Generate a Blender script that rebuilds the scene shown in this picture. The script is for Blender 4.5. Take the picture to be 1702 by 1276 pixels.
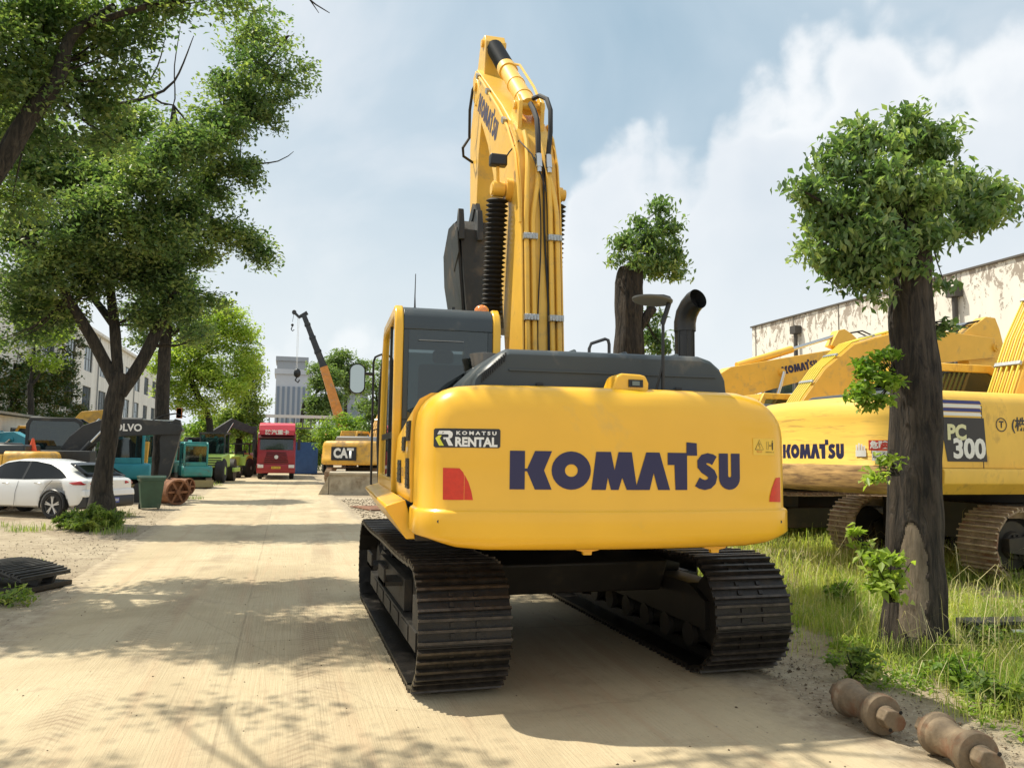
import bpy, bmesh, math, random
import numpy as np
from math import sin, cos, radians, pi, hypot, atan2, sqrt
from mathutils import Vector, Matrix, noise as mnoise
random.seed(7)
RNG = np.random.default_rng(11)
for o in list(bpy.data.objects): bpy.data.objects.remove(o)
SC = bpy.context.scene
COL = SC.collection

# ------------------------------------------------------------------ camera
F, HC, YAW, PITCH, ROLL = 1300.0, 1.88, radians(16), radians(5.15), radians(.7)
_fw = Vector((sin(YAW)*cos(PITCH), cos(YAW)*cos(PITCH), sin(PITCH)))
_rt = Vector((cos(YAW), -sin(YAW), 0)); _up = _rt.cross(_fw)
_R = _rt*cos(ROLL)+_up*sin(ROLL); _U = -_rt*sin(ROLL)+_up*cos(ROLL)
cam = bpy.data.cameras.new('camera'); camo = bpy.data.objects.new('camera', cam); COL.objects.link(camo)
cam.sensor_width = 36; cam.lens = 36*F/1702; cam.clip_start = .05; cam.clip_end = 3000
m = Matrix.Identity(4)
for i in range(3):
    m[i][0] = _R[i]; m[i][1] = _U[i]; m[i][2] = -_fw[i]
m[2][3] = HC
camo.matrix_world = m
SC.camera = camo
# ------------------------------------------------------------------ light
SUNV = Vector((-.50, .33, 1.0)).normalized()
sun = bpy.data.lights.new('sun', 'SUN'); sun.energy = 5.0; sun.angle = radians(.55); sun.color = (1, .93, .78)
suno = bpy.data.objects.new('sun', sun); COL.objects.link(suno)
suno.rotation_euler = (-SUNV).to_track_quat('-Z', 'Y').to_euler()
SC.view_settings.view_transform = 'Standard'; SC.view_settings.look = 'None'
SC.view_settings.exposure = 0.16; SC.view_settings.gamma = 1
SC.cycles.max_bounces = 6; SC.cycles.transparent_max_bounces = 12

class NT:
    """small node-tree writer"""
    def __init__(s, t): s.t = t; s.n = t.nodes; s.l = t.links
    def new(s, typ, **k):
        n = s.n.new(typ)
        for a, b in k.items():
            if a == 'inp':
                for q, v in b.items():
                    if hasattr(v, 'is_output') or isinstance(v, bpy.types.NodeSocket): s.l.new(v, n.inputs[q])
                    else: n.inputs[q].default_value = v
            else: setattr(n, a, b)
        return n
    def math(s, op, a, b=0.0, c=0.0, clamp=False):
        return s.new('ShaderNodeMath', operation=op, use_clamp=clamp, inp={0: a, 1: b, 2: c}).outputs[0]
    def ramp(s, f, stops, interp='LINEAR'):
        n = s.new('ShaderNodeValToRGB', inp={0: f}); n.color_ramp.interpolation = interp
        e = n.color_ramp.elements
        while len(e) < len(stops): e.new(.5)
        for k, (p, c) in enumerate(stops):
            e[k].position = p; e[k].color = c if len(c) == 4 else (*c, 1)
        return n.outputs[0]
    def mix(s, f, a, b, typ='RGBA', blend='MIX'):
        n = s.new('ShaderNodeMix', data_type=typ, blend_type=blend)
        i = 6 if typ == 'RGBA' else 2
        for k, v in ((0, f), (i, a), (i+1, b)):
            if isinstance(v, bpy.types.NodeSocket): s.l.new(v, n.inputs[k])
            else: n.inputs[k].default_value = (*v, 1) if isinstance(v, tuple) and len(v) == 3 else v
        return n.outputs[2 if typ == 'RGBA' else 0]
    def noise(s, vec, scale, detail=4, rough=.55, dist=0, out=0, dim='3D'):
        return s.new('ShaderNodeTexNoise', noise_dimensions=dim, inp={'Vector': vec, 'Scale': scale, 'Detail': detail, 'Roughness': rough, 'Distortion': dist}).outputs[out]

# ------------------------------------------------------------------ sky
W = bpy.data.worlds.new("World"); SC.world = W; W.use_nodes = True
W.node_tree.nodes.clear(); N = NT(W.node_tree)
sky = N.new('ShaderNodeTexSky', sky_type='NISHITA', sun_disc=False)
sky.sun_elevation = math.asin(SUNV.z); sky.sun_rotation = atan2(SUNV.x, SUNV.y)
sky.air_density = 1.2; sky.dust_density = 3.0; sky.ozone_density = 1.0
tc = N.new('ShaderNodeTexCoord').outputs['Generated']
sep = N.new('ShaderNodeSeparateXYZ', inp={0: tc})
az = N.math('ARCTAN2', sep.outputs[0], sep.outputs[1])          # radians, 0 = along the road
el = N.math('ARCSINE', sep.outputs[2])
azel = N.new('ShaderNodeCombineXYZ', inp={0: az, 1: el, 2: 0.0}).outputs[0]
# top outline of the cumulus bank as elevation over azimuth
crv = N.new('ShaderNodeFloatCurve', inp={0: 1.0, 1: N.math('MULTIPLY_ADD', az, 1/2.4, .5)})
cm = crv.mapping.curves[0]
def _azel(px, py):
    v = (_fw+_R*((px-851)/F)+_U*((638-py)/F)).normalized(); return atan2(v.x, v.y), math.asin(v.z)
pts = [(-1.2, .08), (-.6, .10), (-.25, .12)]+[_azel(*p) for p in [(560, 560), (760, 520), (900, 420), (960, 290), (1000, 225), (1040, 205), (1075, 235), (1100, 215), (1130, 250), (1160, 240), (1185, 195), (1215, 150), (1232, 105), (1270, 75), (1320, 60), (1362, 75), (1385, 35), (1430, 0), (1470, 15), (1520, 55), (1600, 70), (1700, 20)]]+[(.95, .58), (1.2, .4)]
for k, (a, e) in enumerate(pts):
    p = (a/2.4+.5, e)
    if k == 0: cm.points[0].location = p
    elif k == len(pts)-1: cm.points[1].location = p
    else: cm.points.new(*p)
crv.mapping.update()
n1 = N.noise(azel, 6, 5, .55, 0); n2 = N.noise(azel, 2.2, 5, .55, .4); n3 = N.noise(azel, 16, 5, .6, .2)
edge = N.math('ADD', N.math('SUBTRACT', crv.outputs[0], el), N.math('MULTIPLY_ADD', n1, .10, -.05))
edge = N.math('ADD', edge, N.math('MULTIPLY_ADD', n3, .07, -.035))
for sc_v, am, th_ in ((13, .085, .42), (30, .045, .42)):
    wob = N.mix(.05, azel, N.noise(azel, 12, 3, .5, 0, 1), 'RGBA')
    vv = N.new('ShaderNodeTexVoronoi', feature='SMOOTH_F1', inp={'Vector': wob, 'Scale': float(sc_v), 'Smoothness': .35})
    edge = N.math('ADD', edge, N.math('MULTIPLY', N.math('SUBTRACT', th_, vv.outputs['Distance']), am))
cum = N.new('ShaderNodeMapRange', interpolation_type='SMOOTHSTEP', inp={0: edge, 1: -.014, 2: .045, 3: 0.0, 4: 1.0}).outputs[0]
body = N.new('ShaderNodeMapRange', inp={0: N.math('ADD', edge, N.math('MULTIPLY_ADD', n2, .3, -.15)), 1: .0, 2: .24, 3: 0.0, 4: 1.0}).outputs[0]
cumcol = N.ramp(body, [(0, (9.3, 9.4, 9.5)), (.25, (7.9, 8.25, 8.65)), (1, (6.4, 7.05, 7.75))])
strat = N.ramp(N.noise(azel, 2.6, 6, .5, .5), [(.31, (4.0, 5.5, 6.55)), (.49, (5.5, 6.75, 7.6)), (.65, (8.5, 8.9, 9.2))])
skyc = N.mix(.22, strat, sky.outputs[0])
# the hazy sky whitens near the sun side and the horizon
near = N.new('ShaderNodeMapRange', interpolation_type='SMOOTHSTEP', inp={0: az, 1: .35, 2: -.45, 3: 0.0, 4: 1.0}).outputs[0]
skyc = N.mix(N.math('MULTIPLY', near, .6), skyc, (7.8, 8.1, 8.3))
col = N.mix(N.math('MULTIPLY', cum, .85), skyc, cumcol)
hz = N.new('ShaderNodeMapRange', interpolation_type='SMOOTHSTEP', inp={0: el, 1: .40, 2: .04, 3: 0.0, 4: .8}).outputs[0]
col = N.mix(hz, col, (8.0, 8.5, 8.7))
bg = N.new('ShaderNodeBackground', inp={0: col, 1: .10})
N.l.new(bg.outputs[0], N.new('ShaderNodeOutputWorld').inputs[0])

# ------------------------------------------------------------------ pixel -> place helpers (real distances)
def ray(px, py): return _fw+_R*((px-851)/F)+_U*((638-py)/F)
def P(px, py, y=None, z=None, x=None):
    r = ray(px, py)
    t = r[1] and (y/r[1] if y is not None else (z-HC)/r[2] if z is not None else x/r[0])
    return Vector((0, 0, HC))+r*t
def L(px, py, yl, x0=2.51, y0=8.35, th=-3):
    a = radians(th); c, s = cos(a), sin(a); r = ray(px, py)
    ol = Vector((-c*x0-s*y0, s*x0-c*y0, HC)); rl = Vector((c*r[0]+s*r[1], -s*r[0]+c*r[1], r[2]))
    return ol+rl*((yl-ol[1])/rl[1])

# ------------------------------------------------------------------ materials
MATS = {}
def mat(name, col, rough=.5, metal=0, coat=0, spec=.5, var=0, vscale=3, bump=0, bscale=20, dirt=None, dscale=2, damt=.5, stretch=(1, 1, 1)):
    if name in MATS: return MATS[name]
    m = bpy.data.materials.new(name); m.use_nodes = True; n = NT(m.node_tree); b = n.n['Principled BSDF']
    b.inputs['Roughness'].default_value = rough; b.inputs['Metallic'].default_value = metal
    b.inputs['Coat Weight'].default_value = coat; b.inputs['Coat Roughness'].default_value = .12
    b.inputs['Specular IOR Level'].default_value = spec
    c = (*col, 1); b.inputs['Base Color'].default_value = c
    tcn = n.new('ShaderNodeTexCoord').outputs['Object']
    if stretch != (1, 1, 1): tcn = n.new('ShaderNodeMapping', inp={0: tcn, 3: stretch}).outputs[0]
    src = None
    if var:
        f = n.noise(tcn, vscale, 5, .6)
        src = n.ramp(f, [(.3, tuple(x*(1-var) for x in col)), (.7, tuple(min(1, x*(1+var)) for x in col))])
    if dirt:
        f = n.noise(tcn, dscale, 8, .65, .3)
        f = n.ramp(f, [(.62-.3*damt, (0, 0, 0)), (.80-.25*damt, (1, 1, 1))])
        src = n.mix(f, src if src else col, dirt)
    if src: n.l.new(src, b.inputs['Base Color'])
    if dirt:
        r = n.mix(f, rough, min(1, rough+.35), 'FLOAT'); n.l.new(r, b.inputs['Roughness'])
    if bump:
        f = n.noise(tcn, bscale, 6, .65)
        n.l.new(n.new('ShaderNodeBump', inp={'Strength': 1, 'Distance': bump, 'Height': f}).outputs[0], b.inputs['Normal'])
    MATS[name] = m; return m

YEL = mat('yellow_paint', (.86, .475, .022), .32, coat=.35, var=.045, vscale=1.3, dirt=(.62, .40, .10), dscale=1.1, damt=.12)
YELB = mat('yellow_paint_boom', (.84, .50, .07), .42, coat=.15, var=.06, vscale=2.5, dirt=(.50, .34, .13), dscale=2.6, damt=.25)
YELO = mat('old_yellow_paint', (.84, .52, .08), .5, var=.1, vscale=2, dirt=(.42, .25, .09), dscale=4.0, damt=.28, stretch=(1, 1, .5))
YELR = mat('scratched_yellow_paint', (.86, .55, .09), .5, var=.1, vscale=2, dirt=(.20, .11, .045), dscale=2.6, damt=.24, stretch=(.5, .5, 6))
CATY = mat('ochre_paint', (.66, .37, .05), .5, var=.1, dirt=(.3, .2, .1), damt=.4)
SLATE = mat('slate_paint', (.042, .055, .062), .42, var=.08, vscale=2, dirt=(.16, .15, .13), damt=.2, dscale=2)
SLATED = mat('dark_slate_paint', (.030, .038, .043), .4, var=.1)
BLACK = mat('black_paint', (.012, .013, .014), .4, var=.2)
RUBBER = mat('black_rubber', (.016, .016, .017), .65, var=.2)
TRACK = mat('track_steel', (.013, .011, .009), .42, metal=.3, var=.4, vscale=9, bump=.004, bscale=30, dirt=(.055, .042, .03), dscale=4, damt=.25)
TRACKF = mat('track_frame_paint', (.022, .019, .015), .6, var=.3, dirt=(.08, .06, .04), dscale=3, damt=.3)
GROUS = mat('worn_grouser_edge', (.055, .046, .038), .36, metal=.5, var=.5, vscale=14)
TRACKR = mat('rusty_track_steel', (.30, .22, .15), .75, metal=.1, var=.35, vscale=6, bump=.004, dirt=(.20, .085, .05), dscale=3, damt=.35)
CHROME = mat('steel_rod', (.6, .6, .58), .2, metal=1)
GROUSR = mat('tan_worn_grouser', (.42, .33, .23), .6, metal=.1, var=.35, vscale=7, dirt=(.22, .12, .07), dscale=4, damt=.4)
ALU = mat('clamp_metal', (.42, .43, .42), .35, metal=.7, var=.3, vscale=60)
BUCK = mat('bucket_steel', (.036, .039, .041), .5, metal=.2, var=.15, dirt=(.15, .12, .09), damt=.35)
NAVY = mat('navy_decal', (.018, .018, .075), .45)
WHITEM = mat('white_decal', (.8, .8, .78), .5)
LIMED = mat('yellow_green_decal', (.70, .68, .05), .5)
DARKD = mat('dark_decal', (.022, .024, .032), .45)
REDD = mat('red_reflector', (.62, .035, .012), .35, var=.1, vscale=30)
BLUED = mat('blue_decal', (.03, .045, .22), .5)
RUST = mat('rust', (.22, .10, .05), .85, var=.35, vscale=5, bump=.006, bscale=25, dirt=(.10, .05, .03), damt=.5)
ROLLS = mat('weathered_roller_steel', (.22, .165, .105), .72, metal=.15, var=.4, vscale=7, bump=.006, bscale=30, dirt=(.20, .075, .035), dscale=4.5, damt=.5)
TEAL = mat('teal_paint', (.025, .235, .22), .4, coat=.2, var=.12, dirt=(.12, .14, .12), damt=.3)
TEALB = mat('blue_teal_paint', (.03, .26, .33), .4, var=.12)
LIME = mat('lime_paint', (.42, .60, .12), .45, var=.1)
REDP = mat('red_paint', (.30, .010, .022), .35, coat=.3, var=.1)
REDB = mat('bright_red_paint', (.58, .05, .08), .45, var=.1)
REDO = mat('orange_red_paint', (.62, .09, .03), .45, var=.1)
ORANGE = mat('orange_paint', (.68, .27, .05), .5, var=.15, dirt=(.4, .3, .2), damt=.3)
BLUEP = mat('blue_paint', (.035, .10, .27), .5, var=.15)
WHITEP = mat('white_car_paint', (.78, .79, .79), .22, coat=.8, spec=.5)
TYRE = mat('tyre_rubber', (.02, .02, .02), .8, var=.3)
GREENB = mat('green_plastic', (.035, .085, .055), .5, var=.2, dirt=(.25, .25, .2), damt=.25)
VOLV = mat('charcoal_paint', (.028, .031, .034), .5, var=.2, dirt=(.12, .11, .09), damt=.25)
CONC = mat('rough_concrete', (.40, .35, .26), .9, var=.2, vscale=3, bump=.012, bscale=14, dirt=(.22, .17, .11), damt=.4)
LAMPG = mat('amber_lens', (.85, .25, .05), .15, coat=.6, var=.3, vscale=60)
TAIL = mat('tail_lamp_red', (.45, .01, .02), .12, coat=.8)
HEADL = mat('headlamp_glass', (.7, .7, .7), .1, coat=.8)
PLATEY = mat('yellow_plate', (.75, .5, .05), .5)
PLATEB = mat('blue_plate', (.03, .06, .35), .5)
INTR = mat('cab_interior', (.06, .065, .068), .7, var=.3)
SEATM = mat('seat_fabric', (.045, .05, .055), .8)
MIRG = mat('mirror_glass', (.42, .46, .44), .03, metal=1)
STICK = mat('pale_yellow_sticker', (.85, .55, .07), .45)
CONEM = mat('cone_orange', (.75, .10, .03), .5)
GREYC = mat('grey_plastic', (.25, .26, .26), .5)

def glass(name, tint, alpha):
    m = bpy.data.materials.new(name); m.use_nodes = True; n = NT(m.node_tree)
    n.n.remove(n.n['Principled BSDF'])
    g = n.new('ShaderNodeBsdfGlossy', inp={0: (.9, .95, .95, 1), 1: .03})
    t = n.new('ShaderNodeBsdfTransparent', inp={0: (*tint, 1)})
    d = n.new('ShaderNodeBsdfDiffuse', inp={0: (.03, .04, .042, 1)})
    mx = n.new('ShaderNodeMixShader', inp={0: alpha, 1: t.outputs[0], 2: d.outputs[0]})
    fr = n.new('ShaderNodeFresnel', inp={0: 1.5})
    m2 = n.new('ShaderNodeMixShader', inp={0: n.math('ADD', fr.outputs[0], .03), 1: mx.outputs[0], 2: g.outputs[0]})
    n.l.new(m2.outputs[0], n.n['Material Output'].inputs[0]); return m
GLASS = glass('cab_glass', (.42, .50, .50), .25)
GLASSD = glass('dark_glass', (.12, .14, .15), .6)

def leafmat(name, a, b, c, trans=.35, rough=.4):
    m = bpy.data.materials.new(name); m.use_nodes = True; n = NT(m.node_tree); bs = n.n['Principled BSDF']
    r = n.new('ShaderNodeNewGeometry').outputs['Random Per Island']
    tcn = n.new('ShaderNodeTexCoord').outputs['Object']
    f = n.math('ADD', n.math('MULTIPLY', r, .55), n.math('MULTIPLY_ADD', n.noise(tcn, 1.1, 4, .6), 1.7, -.62))
    col = n.ramp(f, [(.15, a), (.5, b), (.9, c)])
    n.l.new(col, bs.inputs['Base Color']); bs.inputs['Roughness'].default_value = rough
    bs.inputs['Specular IOR Level'].default_value = .35
    tl = n.new('ShaderNodeBsdfTranslucent', inp={0: n.mix(1.0, col, (1.35, 1.5, .6, 1), blend='MULTIPLY')})
    mx = n.new('ShaderNodeMixShader', inp={0: trans, 1: bs.outputs[0], 2: tl.outputs[0]})
    n.l.new(mx.outputs[0], n.n['Material Output'].inputs[0]); return m
LEAF_DK = leafmat('leaf_camphor_dark', (.070, .125, .062), (.130, .200, .088), (.33, .38, .15), .52)
LEAF_MD = leafmat('leaf_camphor_mid', (.12, .18, .06), (.20, .28, .075), (.42, .44, .13), .5)
LEAF_LT = leafmat('leaf_fresh', (.10, .19, .03), (.20, .32, .05), (.36, .44, .09), .45)
LEAF_NR = leafmat('leaf_glossy', (.095, .16, .075), (.155, .25, .105), (.38, .45, .20), .42, .28)
LEAF_YG = leafmat('leaf_yellow_green', (.22, .31, .06), (.35, .45, .09), (.50, .54, .15), .5)
LEAF_FAR = leafmat('leaf_far', (.11, .18, .08), (.17, .25, .09), (.26, .33, .12), .4)
GRASS = leafmat('grass_blade', (.19, .28, .06), (.38, .46, .11), (.62, .58, .24), .5, .5)
IVYM = leafmat('leaf_ivy', (.035, .07, .02), (.07, .12, .03), (.20, .14, .05), .3)

def barkmat(name, a, b, sc=1.0, bump=.03):
    m = bpy.data.materials.new(name); m.use_nodes = True; n = NT(m.node_tree); bs = n.n['Principled BSDF']
    tcn = n.new('ShaderNodeTexCoord').outputs['Object']
    v = n.new('ShaderNodeMapping', inp={0: tcn, 3: (1, 1, .16)}).outputs[0]
    f = n.noise(v, 17*sc, 5, .65, .8); f2 = n.noise(tcn, 2.5, 4, .6)
    col = n.ramp(f, [(.38, a), (.62, b)])
    col = n.mix(n.ramp(f2, [(.45, (0, 0, 0)), (.75, (.5, .5, .5))]), col, tuple(x*.5 for x in a))
    n.l.new(col, bs.inputs['Base Color']); bs.inputs['Roughness'].default_value = .9
    n.l.new(n.new('ShaderNodeBump', inp={'Strength': 1, 'Distance': bump, 'Height': f}).outputs[0], bs.inputs['Normal'])
    return m
BARK = barkmat('bark_dark', (.010, .009, .007), (.050, .041, .031))
BARKN = barkmat('bark_furrowed', (.010, .008, .007), (.066, .051, .038), 1.0, .05)
BARKS = mat('stripped_wood', (.19, .15, .108), .85, var=.45, vscale=9, bump=.02, bscale=26, dirt=(.085, .062, .042), damt=.45, dscale=7, stretch=(1, 1, .22))

# ------------------------------------------------------------------ mesh builder
class MB:
    def __init__(s): s.v = []; s.f = []; s.mi = []; s.m = 0; s.T = None
    def add(s, vs, fs):
        o = len(s.v)
        for p in vs:
            p = Vector(p); s.v.append(s.T @ p if s.T else p)
        for f in fs: s.f.append([o+i for i in f]); s.mi.append(s.m)
        return s
    def box(s, x0, x1, y0, y1, z0, z1):
        return s.add([(x, y, z) for x in (x0, x1) for y in (y0, y1) for z in (z0, z1)],
              [(0, 1, 3, 2), (4, 6, 7, 5), (0, 4, 5, 1), (2, 3, 7, 6), (0, 2, 6, 4), (1, 5, 7, 3)])
    def obox(s, c, sx, sy, sz, rot=None):
        t = s.T; M = Matrix.Translation(c) @ (rot if rot else Matrix.Identity(4)); s.T = t @ M if t else M
        s.box(-sx/2, sx/2, -sy/2, sy/2, -sz/2, sz/2); s.T = t; return s
    def prism(s, pts, a0, a1, axis='x'):
        n = len(pts); vs = []
        for a in (a0, a1):
            for p in pts:
                vs.append((a, p[0], p[1]) if axis == 'x' else (p[0], a, p[1]) if axis == 'y' else (p[0], p[1], a))
        fs = [tuple(range(n))[::-1], tuple(range(n, 2*n))]+[(i, (i+1) % n, n+(i+1) % n, n+i) for i in range(n)]
        return s.add(vs, fs)
    def tube(s, pts, r, n=8, caps=True, flat=None):
        pts = [Vector(p) for p in pts]; R = r if isinstance(r, (list, tuple)) else [r]*len(pts)
        k = len(pts); prev = None; vs = []
        for i, p in enumerate(pts):
            d = (pts[min(i+1, k-1)]-pts[max(i-1, 0)]).normalized()
            if prev is None: a = d.orthogonal().normalized()
            else:
                a = prev-d*prev.dot(d); a = a.normalized() if a.length > 1e-6 else d.orthogonal().normalized()
            prev = a; b = d.cross(a)
            for j in range(n):
                t = 2*pi*j/n; vs.append(p+(a*cos(t)+b*sin(t))*R[i])
        fs = [(i*n+j, i*n+(j+1) % n, (i+1)*n+(j+1) % n, (i+1)*n+j) for i in range(k-1) for j in range(n)]
        if caps: fs += [tuple(range(n))[::-1], tuple(range((k-1)*n, k*n))]
        return s.add(vs, fs)
    def cyl(s, p0, p1, r0, r1=None, n=20): return s.tube([p0, p1], [r0, r0 if r1 is None else r1], n)
    def lathe(s, prof, c, d, n=24):
        c = Vector(c); d = Vector(d).normalized(); a = d.orthogonal().normalized(); b = d.cross(a); vs = []
        for h, r in prof:
            for j in range(n):
                t = 2*pi*j/n; vs.append(c+d*h+(a*cos(t)+b*sin(t))*r)
        k = len(prof)
        fs = [(i*n+j, i*n+(j+1) % n, (i+1)*n+(j+1) % n, (i+1)*n+j) for i in range(k-1) for j in range(n)]
        fs += [tuple(range(n))[::-1], tuple(range((k-1)*n, k*n))]
        return s.add(vs, fs)
    def grid(s, rows, closeu=False, closev=False):
        nu = len(rows); nv = len(rows[0])
        fs = [(i*nv+j, ((i+1) % nu)*nv+j, ((i+1) % nu)*nv+(j+1) % nv, i*nv+(j+1) % nv) for i in range(nu if closeu else nu-1) for j in range(nv if closev else nv-1)]
        return s.add([p for r in rows for p in r], fs)
    def ball(s, c, rx, ry=None, rz=None, n=12):
        ry = ry or rx; rz = rz or rx
        return s.grid([[(c[0]+rx*sin(pi*i/n)*cos(2*pi*j/(2*n)), c[1]+ry*sin(pi*i/n)*sin(2*pi*j/(2*n)), c[2]+rz*cos(pi*i/n)) for j in range(2*n)] for i in range(n+1)], closev=True)
    def beam(s, cl, a0, a1, axis='x'):
        """side profile swept from a centreline of (u, v, halfdepth)"""
        top = []; bot = []
        for i, (u, v, h) in enumerate(cl):
            p = cl[max(i-1, 0)]; q = cl[min(i+1, len(cl)-1)]; d = Vector((q[0]-p[0], q[1]-p[1])).normalized()
            top.append((u-d.y*h, v+d.x*h)); bot.append((u+d.y*h, v-d.x*h))
        return s.prism(top+bot[::-1], a0, a1, axis)

def obj(name, mb, mats, parent=None, bevel=0, smooth=35, seg=2, label=None):
    me = bpy.data.meshes.new(name); me.from_pydata([tuple(v) for v in mb.v], [], mb.f)
    for m in (mats if isinstance(mats, (list, tuple)) else [mats]): me.materials.append(m)
    if any(mb.mi): me.polygons.foreach_set('material_index', mb.mi)
    bm = bmesh.new(); bm.from_mesh(me); bmesh.ops.recalc_face_normals(bm, faces=bm.faces); bm.to_mesh(me); bm.free()
    if smooth:
        me.shade_smooth(); me.set_sharp_from_angle(angle=radians(smooth))
    o = bpy.data.objects.new(name, me); COL.objects.link(o); o.parent = parent
    if bevel:
        b = o.modifiers.new('bevel', 'BEVEL'); b.width = bevel; b.segments = seg; b.limit_method = 'ANGLE'; b.angle_limit = radians(38)
        b.harden_normals = False
    if label: o['label'] = label
    return o
def tag(o, label=None, cat=None, group=None, kind=None):
    if label: o['label'] = label
    if cat: o['category'] = cat
    if group: o['group'] = group
    if kind: o['kind'] = kind
    return o
def thing(name, label, cat, loc=(0, 0, 0), rz=0, group=None, s=1.0):
    o = bpy.data.objects.new(name, None); COL.objects.link(o); o.location = loc; o.rotation_euler = (0, 0, rz)
    o.scale = (s, s, s); o.empty_display_size = .1
    return tag(o, label, cat, group)
def copy_tree(o, parent=None):
    c = o.copy(); COL.objects.link(c); c.parent = parent
    for ch in list(o.children): copy_tree(ch, c)
    return c

def lettering(txt, size, m, parent, fn, name='lettering', width=None, bold=0.0, sub=0, space=1.0):
    """text as a mesh; fn maps (u, v) -> 3D, v up; u centred"""
    cu = bpy.data.curves.new('t', 'FONT'); cu.body = txt; cu.size = size; cu.align_x = 'CENTER'; cu.align_y = 'CENTER'; cu.offset = bold
    cu.space_character = space; cu.resolution_u = 3
    to = bpy.data.objects.new('t', cu); COL.objects.link(to)
    dg = bpy.context.evaluated_depsgraph_get(); dg.update()
    me = bpy.data.meshes.new_from_object(to.evaluated_get(dg)); bpy.data.objects.remove(to)
    xs = [v.co.x for v in me.vertices] or [0]; k = 1
    if width: k = width/max(1e-6, max(xs)-min(xs))
    for v in me.vertices: v.co = Vector(fn(v.co.x*k, v.co.y))
    me.name = name; me.materials.clear(); me.materials.append(m)
    o = bpy.data.objects.new(name, me); COL.objects.link(o); o.parent = parent
    return o

def poly_mesh(polys, fn, m, parent, name, cut=0):
    """flat polygons (u, v) -> 3D through fn, cut into small faces so they bend with the surface"""
    bm = bmesh.new()
    for poly in polys:
        vs = [bm.verts.new((p[0], p[1], 0)) for p in poly]; f = bm.faces.new(vs)
    bmesh.ops.triangulate(bm, faces=bm.faces[:], ngon_method='EAR_CLIP')
    if cut:
        xs = [v.co.x for v in bm.verts]; x = min(xs)+cut
        while x < max(xs):
            bmesh.ops.bisect_plane(bm, geom=bm.verts[:]+bm.edges[:]+bm.faces[:], plane_co=(x, 0, 0), plane_no=(1, 0, 0)); x += cut
    for v in bm.verts: v.co = Vector(fn(v.co.x, v.co.y))
    me = bpy.data.meshes.new(name); bm.to_mesh(me); bm.free(); me.materials.append(m)
    o = bpy.data.objects.new(name, me); COL.objects.link(o); o.parent = parent
    return o

def stroke(path, w):
    top = []; bot = []
    for i, p in enumerate(path):
        a = path[max(i-1, 0)]; b = path[min(i+1, len(path)-1)]; d = Vector((b[0]-a[0], b[1]-a[1])).normalized()
        top.append((p[0]-d.y*w, p[1]+d.x*w)); bot.append((p[0]+d.y*w, p[1]-d.x*w))
    return [[top[i], top[i+1], bot[i+1], bot[i]] for i in range(len(path)-1)]
def wordmark():
    """heavy block letters with a square perched on the T; u 0..6.16, v 0..1 up"""
    k = 1/212; out = []
    def A(p): out.append([((x-36)*k, 1-v) for x, v in p])
    A([(36, 0), (113, 0), (113, 1), (36, 1)]); A([(165, 0), (253, 0), (212, .5), (252, 1), (165, 1), (122, .5)]); A([(113, .46), (124, .46), (124, .53), (113, .53)])
    n = 28
    for i in range(n):
        a, b = 2*pi*i/n, 2*pi*(i+1)/n
        A([(355+104*cos(a), .5+.5*sin(a)), (355+104*cos(b), .5+.5*sin(b)), (355+34*cos(b), .5+.165*sin(b)), (355+34*cos(a), .5+.165*sin(a))])
    A([(462, 1), (488, 0), (568, 0), (588, .48), (610, 0), (684, 0), (710, .88), (766, 0), (843, 0), (903, 1), (833, 1), (808, .55), (785, 1), (655, 1), (630, .68), (610, 1), (568, 1), (551, .68), (540, 1)])
    A([(890, 0), (1003, 0), (1003, -.29), (1066, -.27), (1068, .07), (1006, .07), (1006, 1), (935, 1), (930, .33), (890, .33)])
    path = []
    for t in range(-55, 175, 20): path.append((1128+38*cos(radians(-t)) , 66+36*sin(radians(-t))))
    s1 = [(1176, 44), (1158, 33), (1134, 28), (1110, 34), (1096, 52), (1096, 72), (1112, 90), (1134, 103), (1155, 118), (1165, 138), (1158, 162), (1140, 178), (1115, 184), (1090, 178), (1068, 165)]
    for q in stroke(s1, 29): out.append([((x-36)*k, 1-y/212) for x, y in q])
    U = [(1205, 0), (1264, 0), (1264, 130)]+[(1274-10*cos(radians(a)), 130+10*sin(radians(a))) for a in (45, 90, 135)]+[(1284, 130), (1284, 0), (1342, 0), (1342, 144)]+[(1273.5+68.5*cos(radians(a)), 144+68*sin(radians(a))) for a in range(15, 180, 15)]+[(1205, 144)]
    out.append([((x-36)*k, 1-y/212) for x, y in U])
    return out
WM = wordmark(); WMW = (1342-36)/212

# ------------------------------------------------------------------ foliage
def leaf_mesh(name, C, length, width, m, parent=None, droop=.3, flatness=.6, jitter=.35, fold=.25):
    n = len(C); C = np.asarray(C, float)
    th = RNG.uniform(0, 2*pi, n); ph = RNG.normal(-droop, .5, n)
    d = np.stack([np.cos(th)*np.cos(ph), np.sin(th)*np.cos(ph), np.sin(ph)], 1)
    nn = RNG.normal(0, 1, (n, 3))*(1-flatness); nn[:, 2] += 1
    s = np.cross(d, nn); s /= np.linalg.norm(s, axis=1)[:, None]+1e-9
    nn = np.cross(s, d)
    l = (length*(1+RNG.uniform(-jitter, jitter*1.3, n)))[:, None]; w = l*width
    a = C-d*l/2; b = C+d*l/2
    mid = C-d*l*.08
    v = np.stack([a, mid-s*w/2+nn*w*fold, b, mid+s*w/2+nn*w*fold], 1).reshape(-1, 3)
    i = np.arange(n)*4
    f = np.stack([i, i+1, i+2, i, i+2, i+3], 1).reshape(-1, 3)
    return raw_mesh(name, v, f, m, parent)
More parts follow.
